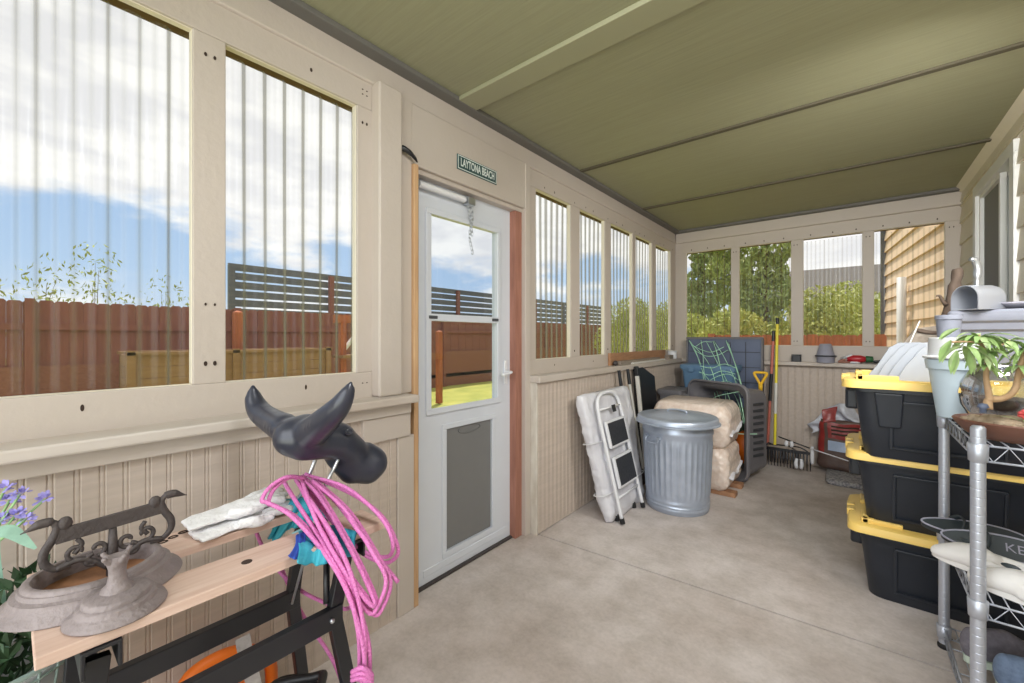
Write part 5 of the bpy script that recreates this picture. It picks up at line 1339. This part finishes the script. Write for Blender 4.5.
# ================================================================ RIGHT SIDE
# ---- three stacked storage tubs
def rrect(x0, x1, y0, y1, z, r=.05, n_=6):
    pts = []
    for cx, cy, a0 in ((x1 - r, y1 - r, 0), (x0 + r, y1 - r, PI / 2), (x0 + r, y0 + r, PI), (x1 - r, y0 + r, 1.5 * PI)):
        for k in range(n_): a = a0 + k * PI / 2 / (n_ - 1); pts.append(Vector((cx + r * math.cos(a), cy + r * math.sin(a), z)))
    return pts
def tub(label, x, y, z, blocks=False):
    """x,y = near left corner of the lid"""
    t = thing('storage_tub', label, 'storage tub', (x + .345, y + .255, z), group='stacked black tubs with yellow lids')
    X0, X1, Y0, Y1 = x, x + .685, y, y + .51
    def rr_(i, zz, r=.05): return rrect(X0 + i, X1 - i, Y0 + i, Y1 - i, z + zz, r)
    part('body', MB().loft([rr_(.085, 0), rr_(.082, .006), rr_(.060, .20), rr_(.046, .30), rr_(.030, .302), rr_(.030, .335), rr_(.040, .336)]), 'tub_black', t, smooth=True, autosm=30)
    for xx in ((X0 + .115, X1 - .235) if blocks else ()):          # handle blocks hanging under the rim on the long side
        hb2 = MB().prism([(0, 0), (.10, 0), (.092, -.155), (.018, -.155)], (xx, Y0 + .030, z + .30), (1, 0, 0), (0, -.12, 1), (0, 1, 0), .045)
        part('handle_block', hb2, 'tub_black', t, .006)
    part('side_grip', MB().box((X0 + .012, Y0 + .17, z + .20), (X0 + .065, Y1 - .17, z + .30)), 'tub_black', t, .012)
    part('panel_rib', ring(MB(), (X0 + .17, Y0 + .066, z + .045), (1, 0, 0), (0, -.12, 1), (0, 1, .12), .35, .22, .012, .02), 'tub_black', t, .004)
    ld = MB().loft([rr_(.024, .318), rr_(.0, .320), rr_(.0, .330), rr_(.006, .352), rr_(.014, .357), rr_(.075, .357), rr_(.080, .345), rr_(.25, .345)])
    lid = part('lid', ld, 'tub_yellow', t, smooth=True, autosm=35)
    zt = z + .356                               # raised lip, open at the middle of every side
    for xa, xb in ((X0 + .055, X0 + .20), (X1 - .30, X1 - .055)):
        for ya in (Y0 + .052, Y1 - .08): part('lip', MB().box((xa, ya, zt - .01), (xb, ya + .028, zt + .020)), 'tub_yellow', lid, .004)
    for ya, yb in ((Y0 + .052, Y0 + .17), (Y1 - .17, Y1 - .052)):
        for xa in (X0 + .052, X1 - .08): part('lip', MB().box((xa, ya, zt - .01), (xa + .028, yb, zt + .020)), 'tub_yellow', lid, .004)
    part('latch', MB().box((X0 - .003, Y0 + .20, z + .325), (X0 + .03, Y0 + .25, z + .362)), 'tub_yellow', t, .004)
    part('latch', MB().box((X0 - .003, Y0 + .28, z + .325), (X0 + .03, Y0 + .33, z + .362)), 'tub_yellow', t, .004)
    return t
tub('lowest of the three black tubs with yellow lids, standing on the floor', -.022, 2.56, 0)
tub('middle one of the three stacked black tubs with yellow lids', -.028, 2.545, .3465)
tub('topmost black tub with a yellow lid, carrying the planters', -.042, 2.455, .693, True)
ZTUB = .693 + .347

# ---- chrome wire shelf
ws = thing('wire_shelf', 'chrome wire shelving unit with three tiers in front of the tubs', 'shelf', (.46, 2.10, 0))
SX0, SX1, SY0, SY1 = .282, .640, 1.80, 2.385
for x in (SX0, SX1):
    for y in (SY0, SY1):
        pr_ = [(0, .004), (.014, .004), (.0165, .02)]
        z = .03
        while z < (.97):
            pr_ += [(.0165, z), (.0165, z + .002), (.0165, z + .0205), (.0165, z + .0225), (.0158, z + .0237), (.0165, z + .025)]; z += .025
        pr_ += [(.0165, z), (.012, z + .006), (0, z + .008)]
        po_ = part('post', MB().lathe(pr_, (x, y, 0), 16), 'chrome', ws, smooth=True, autosm=50)
        part('foot', MB().lathe([(0, 0), (.019, .0), (.020, .012), (.0165, .02)], (x, y, 0), 14), 'dark_rubber', po_, smooth=True)
TIERS = (.085, .475, .93)
for zt in TIERS:
    m_ = MB(); rw = .0032
    for y in (SY0, SY1):
        m_.tube([(SX0, y, zt), (SX1, y, zt)], rw, 6); m_.tube([(SX0, y, zt - .045), (SX1, y, zt - .045)], rw, 6)
        n_ = 12; m_.tube([(SX0 + (SX1 - SX0) * k / n_, y, zt - (.045 if k % 2 else 0)) for k in range(n_ + 1)], .0022, 5)
    for x in (SX0, SX1):
        m_.tube([(x, SY0, zt), (x, SY1, zt)], rw, 6); m_.tube([(x, SY0, zt - .045), (x, SY1, zt - .045)], rw, 6)
        n_ = 20; m_.tube([(x, SY0 + (SY1 - SY0) * k / n_, zt - (.045 if k % 2 else 0)) for k in range(n_ + 1)], .0022, 5)
    k = 1
    while SX0 + k * .03 < SX1: m_.tube([(SX0 + k * .03, SY0, zt + .002), (SX0 + k * .03, SY1, zt + .002)], .0020, 5); k += 1
    for f in (.25, .5, .75): m_.tube([(SX0, SY0 + (SY1 - SY0) * f, zt - .003), (SX1, SY0 + (SY1 - SY0) * f, zt - .003)], .0028, 6)
    tr_ = part('wire_tier', m_, 'chrome', ws, smooth=True)
    for x in (SX0, SX1):
        for y in (SY0, SY1): part('collar', MB().lathe([(.0172, -.048), (.0205, -.046), (.0225, .004), (.0172, .006)], (x, y, zt), 16), 'chrome', tr_, smooth=True)

# ---- pots on the top tier
def pot(name, label, m, c, rb, rt, h, rim=.012, rh=.03, seg=40, soil=True, cat='pot', sq=1.0):
    t = thing(name, label, cat, c); c = Vector(c)
    part('body', MB().lathe([(0, 0), (rb, 0), (rb + .003, .004), (rt, h - rh), (rt, h - rh), (rt + rim * .6, h - rh + .002), (rt + rim, h), (rt + rim - .006, h + .001), (rt - .006, h - rh), (rb - .004, .012), (0, .010)], c, seg), m, t, smooth=True, autosm=35)
    return t
ZS = .9355
tp_ = thing('planter_pot', 'pale blue-green tapered planter on the far end of the top wire shelf', 'planter', (.311, 2.315, ZS))
tc0 = Vector((.311, 2.315, ZS))
part('body', MB().lathe([(0, 0), (.054, 0), (.058, .004), (.081, .185), (.088, .187), (.092, .222), (.087, .224), (.078, .19), (.056, .012), (0, .01)], tc0, 44), 'planter_teal', tp_, smooth=True, autosm=35)
pp_ = thing('nursery_pot', 'pale pot nested in the blue-green planter', 'pot', tc0 + Vector((0, 0, .11)))
part('body', MB().lathe([(0, .05), (.05, .05), (.074, .225), (.097, .227), (.099, .234), (.083, .238), (.081, .305), (.077, .307), (.068, .2), (.048, .06), (0, .058)], tc0, 44), 'pot_pale', pp_, smooth=True, autosm=35)
gp = thing('nursery_pot', 'small grey pot standing on the rim of the pale nested pot', 'pot', tc0 + Vector((.0, .0, .29)))
part('body', MB().lathe([(0, .300), (.030, .300), (.035, .375), (.038, .377), (.038, .392), (.034, .393), (.026, .312), (0, .308)], tc0 + Vector((-.028, -.02, 0)), 36), 'planter_grey', gp, smooth=True, autosm=35)

# rectangular grey planter standing on the topmost tub
t = thing('window_box', 'long grey moulded planter box standing on the topmost tub', 'planter', (.50, 2.70, ZTUB))
zz0 = ZTUB + .002
_pr = Matrix.Rotation(R(-15), 3, 'Z'); _po = Vector((.325, 2.68, 0))
def wr_(i, z, r=.02): return [_po + _pr @ Vector((p.x, p.y, 0)) + Vector((0, 0, z)) for p in rrect(i, .30 - i * .5, i, .25 - i, 0, r, 5)]
part('body', MB().loft([wr_(.05, zz0), wr_(.028, zz0 + .225), wr_(.018, zz0 + .235), wr_(.014, zz0 + .262), wr_(.004, zz0 + .272), wr_(.0, zz0 + .285), wr_(.0, zz0 + .312), wr_(.008, zz0 + .320), wr_(.02, zz0 + .320), wr_(.045, zz0 + .27)]), 'planter_grey', t, smooth=True, autosm=25)
part('soil', MB().loft([wr_(.04, zz0 + .25), wr_(.04, zz0 + .268)]), 'bag_brown', t)
ZP = zz0 + .3205
# metal scoop lying across the planter rim
scp = thing('metal_scoop', 'shiny metal feed scoop with its handle up on the grey planter box', 'scoop', (.42, 2.66, ZP))
ax_ = Vector((.80, .60, 0)).normalized(); sd_ = Vector((.60, -.80, 0)).normalized() * 1.0; oc = Vector((.375, 2.655, ZP))
def arch(d, s=1.0, th=0):
    pts = []; w_ = .058 * s - th; h_ = .048
    for k in range(21):
        a = PI * k / 20; pts.append(oc + ax_ * d + sd_ * (w_ * math.cos(a)) + Vector((0, 0, h_ + (w_ * 1.02) * math.sin(a))))
    pts = [oc + ax_ * d + sd_ * w_ + Vector((0, 0, th))] + pts + [oc + ax_ * d - sd_ * w_ + Vector((0, 0, th))]
    return pts
part('bowl', MB().loft([arch(0), arch(.10), arch(.115, .93), arch(.115, .9, .004), arch(.09, 1, .0035), arch(0, 1, .0035), arch(0)], cap=False).loft([arch(.1145, .93), arch(.116, .93)]), 'chrome', scp, smooth=True, autosm=35)
hp = oc + ax_ * .055
part('handle', MB().tube(spline([hp + Vector((0, 0, .095)), hp + Vector((.0, 0, .135)), hp + ax_ * .002 + Vector((0, 0, .18)), hp - ax_ * .01 + Vector((0, 0, .215)), hp - ax_ * .028 + Vector((0, 0, .222))], 5), [.009] * 6 + [.013] * 12 + [.010] * 3, 12), 'steel', scp, smooth=True)
# flat pale slab on the planter
solo('pale_dish', MB().lathe([(0, 0), (.06, .0), (.095, .02), (.10, .028), (.094, .027), (.06, .008), (0, .007)], (.56, 2.715, ZP), 36, 1, .9), 'shade_grey', 'flat grey dish on the right end of the grey planter box', 'dish', smooth=True, loc=(.56, 2.715, ZP))

# stack of slanted pale sheets leaning on the tub, with a board, dowels and driftwood behind
for i in range(4):
    x0 = .055 + .034 * i; yy = 2.80 - .05 * i
    def poly(xo): return [(xo, 0), (xo + .03 + (.012 if i == 0 else 0) , .065), (xo + .085, .150), (xo + .12, .175), (xo + .20, .178), (xo + .20, 0)]
    solo('plastic_sheet', MB().prism(poly(x0), (0, yy, ZTUB + .0005), (1, 0, 0), (0, .10, 1), (0, 1, 0), .012), 'sheet_white',
         ('rearmost', 'second from the back', 'third from the back', 'front')[i] + ' of the slanted pale plastic sheets on the topmost tub', 'sheet', 'slanted plastic sheets on the topmost tub', bev=.002, loc=(x0, yy, ZTUB))
solo('wooden_board', MB().prism([(0, 0), (.02, .10), (.105, .245), (.215, .265), (.235, .0)], (.135, 2.875, ZTUB + .0005), (1, 0, 0), (0, .08, 1), (0, 1, 0), .018), 'grey_wood', 'brown weathered board behind the pale sheets on the topmost tub', 'board', bev=.003, loc=(.25, 2.87, ZTUB))
solo('wooden_dowel', MB().tube([(.165, 2.853, ZTUB + .006), (.255, 2.862, ZTUB + .285)], .0032, 8), 'pole_white', 'thin pale dowel leaning on the brown board', 'dowel', smooth=True, loc=(.16, 2.85, ZTUB))
dw = MB().tube(spline([(.335, 2.905, ZTUB + .004), (.340, 2.91, ZTUB + .15), (.362, 2.915, ZTUB + .33), (.385, 2.92, ZTUB + .47), (.392, 2.92, ZTUB + .535)], 6), [.028] * 6 + [.026] * 6 + [.023] * 6 + [.021] * 6 + [.017], 12)
dw.tube(spline([(.345, 2.90, ZTUB + .36), (.325, 2.88, ZTUB + .40), (.31, 2.88, ZTUB + .405)], 4), [.009, .008, .007, .006, .006, .006, .005, .005, .005], 8)
dw.tube(spline([(.345, 2.905, ZTUB + .22), (.29, 2.895, ZTUB + .225), (.25, 2.89, ZTUB + .235)], 4), [.014, .013, .012, .012, .011, .011, .010, .010, .009], 8)
dw.v = [wobble(p, .007, 26, 2) for p in dw.v]
solo('driftwood_branch', dw, 'driftwood', 'upright piece of driftwood behind the metal scoop', 'driftwood', smooth=True, loc=(.34, 2.9, ZTUB))

# ---- glass vase and bonsai at the near end of the top tier
VC = Vector((.386, 2.160, ZS))
va = thing('glass_vase', 'round clear glass bowl vase behind the small potted tree', 'vase', VC)
part('bowl', MB().lathe([(0, 0), (.05, .001), (.085, .03), (.108, .075), (.113, .115), (.105, .155), (.082, .19), (.066, .205), (.070, .215), (.064, .214), (.062, .205), (.078, .186), (.100, .153), (.108, .115), (.103, .077), (.08, .034), (.045, .006), (0, .005)], VC, 44, .86, .86), 'vase_glass', va, smooth=True)
part('filling', MB().lathe([(0, .006), (.045, .007), (.078, .036), (.101, .077), (.1055, .100), (.06, .098), (0, .102)], VC, 36, .85, .85), 'driftwood', va, smooth=True)
BCc = Vector((.380, 1.935, ZS))
bo = thing('bonsai_tree', 'small potted tree with a curling trunk in a shallow brown dish', 'bonsai', BCc)
part('dish', MB().lathe([(0, 0), (.085, 0), (.105, .012), (.128, .040), (.134, .052), (.130, .056), (.120, .050), (.10, .036), (0, .034)], BCc, 48, 1, .92), 'terracotta', bo, smooth=True, autosm=50)
sg_ = MB(); rnd = random.Random(12)
sg_.lathe([(0, .062), (.06, .060), (.10, .048), (.121, .038), (.10, .03), (0, .03)], BCc, 32, 1, .9)
for k in range(70):
    a = rnd.uniform(0, 6.28); r = .105 * rnd.random() ** .5; p = BCc + Vector((r * math.cos(a), r * .9 * math.sin(a), .058 - .9 * r * r)); s_ = rnd.uniform(.009, .019)
    sg_.ball(p, s_, 7, 5, (1, rnd.uniform(.7, 1.2), .6))
part('pebbles', sg_, 'pebble', bo, smooth=True)['kind'] = 'stuff'
TR = [atd(988, 409, 1.235), atd(989, 400, 1.24), atd(1000, 399, 1.24), atd(1010, 395, 1.245), atd(1016, 387, 1.25), atd(1018, 376, 1.25), atd(1021, 363, 1.245), atd(1026, 350, 1.24)]
tk = MB().tube(spline(TR, 6), [.0105 - .00012 * k for k in range(43)], 10)
TR2 = [atd(990, 401, 1.235), atd(988, 390, 1.24), atd(986, 376, 1.24), atd(987, 364, 1.235), atd(984, 350, 1.23), atd(979, 335, 1.22)]
tk.tube(spline(TR2, 6), [.0085 - .00018 * k for k in range(31)], 8)
tk.tube(spline([atd(1018, 378, 1.25), atd(1030, 368, 1.28), atd(1040, 356, 1.29)], 5), [.008 - .0005 * k for k in range(11)], 8)
tk.tube(spline([atd(987, 362, 1.235), atd(998, 348, 1.25), atd(1010, 340, 1.26)], 5), [.006 - .0004 * k for k in range(11)], 8)
part('trunk', tk, 'bark', bo, smooth=True)
lfm = [MB(), MB()]
def leaf(mb, base, d, ln, w_, droop):
    base, d = Vector(base), Vector(d).normalized(); pts = []; p = base.copy(); dd = d.copy()
    for k in range(7):
        pts.append(p.copy()); p = p + dd * (ln / 6); dd = (dd + Vector((0, 0, -droop / 6))).normalized()
    side = dd.cross(Vector((0, 0, 1))); side = side.normalized() if side.length > .05 else Vector((1, 0, 0))
    prof = (.08, .62, .95, 1.0, .82, .45, .02); up_ = side.cross(d).normalized()
    vs = [[pts[i] - side * w_ * prof[i] + up_ * w_ * .35 * prof[i], pts[i], pts[i] + side * w_ * prof[i] + up_ * w_ * .35 * prof[i]] for i in range(7)]
    mb.loft(vs, cap=False, closed=False)
tufts = [(atd(979, 337, 1.22), 24, .082), (atd(984, 352, 1.225), 16, .075), (atd(986, 366, 1.235), 10, .065), (atd(1020, 366, 1.245), 9, .08), (atd(1009, 341, 1.255), 17, .082), (atd(1026, 350, 1.24), 12, .09), (atd(1040, 357, 1.29), 10, .08), (atd(966, 347, 1.20), 9, .085), (atd(995, 349, 1.24), 6, .075)]
for c, n_, ln in tufts:
    for k in range(n_):
        a = 2 * PI * (k + rnd.uniform(-.3, .3)) / n_; e_ = rnd.uniform(-.35, .55)
        leaf(lfm[k % 3 == 0], c, (math.cos(a) * math.cos(e_), math.sin(a) * math.cos(e_), math.sin(e_)), ln * rnd.uniform(.75, 1.15), rnd.uniform(.006, .0092), rnd.uniform(.9, 2.2))
for u, v, t_, dx, dz in ((951, 352, 1.18, -.5, -.75), (957, 362, 1.18, -.3, -1), (969, 362, 1.19, .1, -1), (960, 340, 1.2, -.9, -.3)):
    for k in range(2): leaf(lfm[k], atd(u, v - 12, t_), (dx * .77 + .1 * k, dx * .63, dz), .072, .011, .5)
tk2 = MB().tube(spline([atd(984, 346, 1.225), atd(972, 342, 1.21), atd(952, 342, 1.185)], 4), .003, 6)
part('twig', tk2, 'bark', bo, smooth=True)
part('leaves', lfm[0], 'leaf', bo, smooth=True); part('pale_leaves', lfm[1], 'leaf_pale', bo, smooth=True)
part('mushroom_stub', MB().lathe([(0, 0), (.008, 0), (.007, .012), (.013, .016), (.009, .026), (0, .028)], atd(983, 411, 1.215) + Vector((0, 0, -.005)), 12), 'navy_plastic', bo, smooth=True)
gm_ = MB()
for k in range(9):
    a = rnd.uniform(-1.2, 1.6); leaf(gm_, BCc + Vector((.012, -.035, .055)), (math.cos(a * 2), math.sin(a * 2), .6), .07, .004, .9)
part('spiky_tuft', gm_, 'leaf_pale', bo, smooth=True)
rf_ = MB()
for k in range(16):
    c = BCc + Vector((.018 + rnd.uniform(-.018, .018), -.04 + rnd.uniform(-.014, .014), .088 + rnd.uniform(-.016, .016))); rf_.ball(c, .008, 8, 5, (1, 1, .7))
part('red_flower', rf_, 'petal_red', bo, smooth=True)

# ---- shoes on the middle tier
ZM = .4795
def clog(label, org, ang, m, group=None):
    t = thing('white_clog', label, 'shoe', org, rotz=ang, group=group)
    g = MB()
    def U(f, ins=0):                            # outline of the foot bed, f runs round the heel from one side to the other
        a = PI * (1 + f); return (.040 - ins) * math.cos(a), -.085 + (.045 - ins) * math.sin(a)
    for z, r in ((.022, .012), (.036, .0115), (.048, .0105)):
        pts = [(-.042, .045, z)] + [(-.041, .0, z)] + [(-.040, -.05, z)] + [(*U(k / 10), z) for k in range(11)] + [(.040, -.05, z)] + [(.041, .0, z), (.042, .045, z)]
        g.tube(pts, r, 8)
    key = ((.010, .043, .066), (.035, .048, .077), (.06, .051, .077), (.09, .050, .068), (.115, .044, .054), (.138, .034, .038))
    for k in range(26):                         # toe cap that rises from the instep and rounds off at the front
        f = k / 25 * (len(key) - 1); i = min(int(f), len(key) - 2); f -= i
        y, w_, h_ = (p + (q - p) * f for p, q in zip(key[i], key[i + 1])); g.ball((0, y, h_ * .5), 1, 18, 10, (w_, .022, h_ * .52))
    g.lathe([(0, .012), (.040, .012), (.040, .03), (0, .03)], (0, -.03, 0), 24, 1, 2.3)
    part('upper', remeshed(g, .0055, 8), m, t, smooth=True, local=True)
    part('vent_slot', MB().ball((.016, .072, .077), .011, 12, 6, (.55, 1.9, .7)), 'shoe_dark', t, smooth=True, local=True, label='dark oval hole in the toe')
    part('sole', MB().loft([[Vector(((.044 + .006 * math.sin(a)) * math.cos(a), .012 + .145 * math.sin(a), z)) for a in [2 * PI * q / 32 for q in range(32)]] for z in (.0, .016)]), 'shoe_white', t, smooth=True, local=True, autosm=40)
    return t
clog('white plastic clog on the middle shelf, the one nearer the front edge', (.425, 1.868, ZM), R(66), 'shoe_white', 'white clogs on the middle shelf')
clog('white plastic clog farther in on the middle shelf beside the dark sandals', (.355, 2.005, ZM), R(62), 'shoe_white', 'white clogs on the middle shelf')
def sandal(label, org, ang, letters, lift):
    t = thing('dark_sandal', label, 'sandal', org, rot=(0, lift, ang), group='dark sandals on the middle shelf')
    def oval(z, s): return [Vector((s * (.043 + .008 * math.sin(a)) * math.cos(a), s * .138 * math.sin(a), z)) for a in [2 * PI * q / 40 for q in range(40)]]
    part('sole', MB().loft([oval(0, .97), oval(.004, 1.0), oval(.022, 1.0), oval(.026, .98)]), 'shoe_dark', t, smooth=True, local=True, autosm=40)
    part('edge', MB().tube(oval(.025, .995), .0035, 6, closed=True), 'shade_grey', t, smooth=True, local=True)
    part('strap', MB().tube(spline([(-.046, -.05, .02), (-.03, -.03, .05), (0, -.024, .06), (.03, -.03, .05), (.046, -.05, .02)], 6), .009, 8, squash=.4), 'shoe_dark', t, smooth=True, local=True)
    if letters: part('lettering', text_mb(letters, .045, (0, .045, .0265), (.0, 1, 0), (-1, 0, 0), .0008, .9), 'shade_grey', t, local=True)
    return t
sandal('dark sandal tilted up at the back of the middle shelf with pale lettering', (.385, 2.155, ZM + .036), R(-95), 'KEE', R(40))
sandal('dark sandal lying behind the white clogs near the far shelf post', (.345, 2.30, ZM + .022), R(-88), '', R(25))
t = thing('shoe_box', 'small orange and blue box at the right of the middle shelf', 'box', (.50, 2.31, ZM))
part('carton', MB().box((.498, 2.235, ZM), (.61, 2.36, ZM + .10)), 'card_orange', t, .003)
part('blue_band', MB().box((.496, 2.233, ZM + .02), (.612, 2.362, ZM + .058)), 'card_blue', t, .002)
# ---- shoes on the bottom tier
ZB_ = .0895
def sneaker(label, org, ang, m):
    t = thing('sneaker', label, 'shoe', org, rotz=ang)
    g = MB()
    for k in range(15):
        f = k / 14; y = -.12 + .24 * f; h_ = .030 + (.040 if f < .45 else .040 * max(0, 1 - (f - .45) / .35)); w_ = .034 + .010 * math.sin(PI * f)
        g.ball((0, y, .020 + h_ * .62), 1, 14, 8, (w_, .028, h_ * .85))
    part('upper', remeshed(g, .007, 5), m, t, smooth=True, local=True)
    part('sole', MB().loft([[Vector((.046 * math.cos(a), .142 * math.sin(a), z)) for a in [2 * PI * q / 32 for q in range(32)]] for z in (0, .024)]), 'shoe_sole', t, smooth=True, local=True, autosm=40)
    part('collar', MB().tube([Vector((.026 * math.cos(a), -.06 + .05 * math.sin(a), .095)) for a in [2 * PI * q / 24 for q in range(24)]], .006, 6, closed=True), m, t, smooth=True, local=True)
    lc = MB()
    for k in range(4): lc.tube(spline([(-.022, .01 + k * .02, .078 - k * .007), (0, .012 + k * .02, .088 - k * .007), (.022, .01 + k * .02, .078 - k * .007)], 4), .003, 6)
    part('laces', lc, 'shoe_white', t, smooth=True, local=True)
    return t
sneaker('grey sneaker with a pale sole on the bottom shelf', (.43, 2.24, ZB_), R(-60), 'shoe_grey')
sneaker('blue sneaker at the near end of the bottom shelf', (.50, 2.10, ZB_), R(-75), 'shoe_blue')
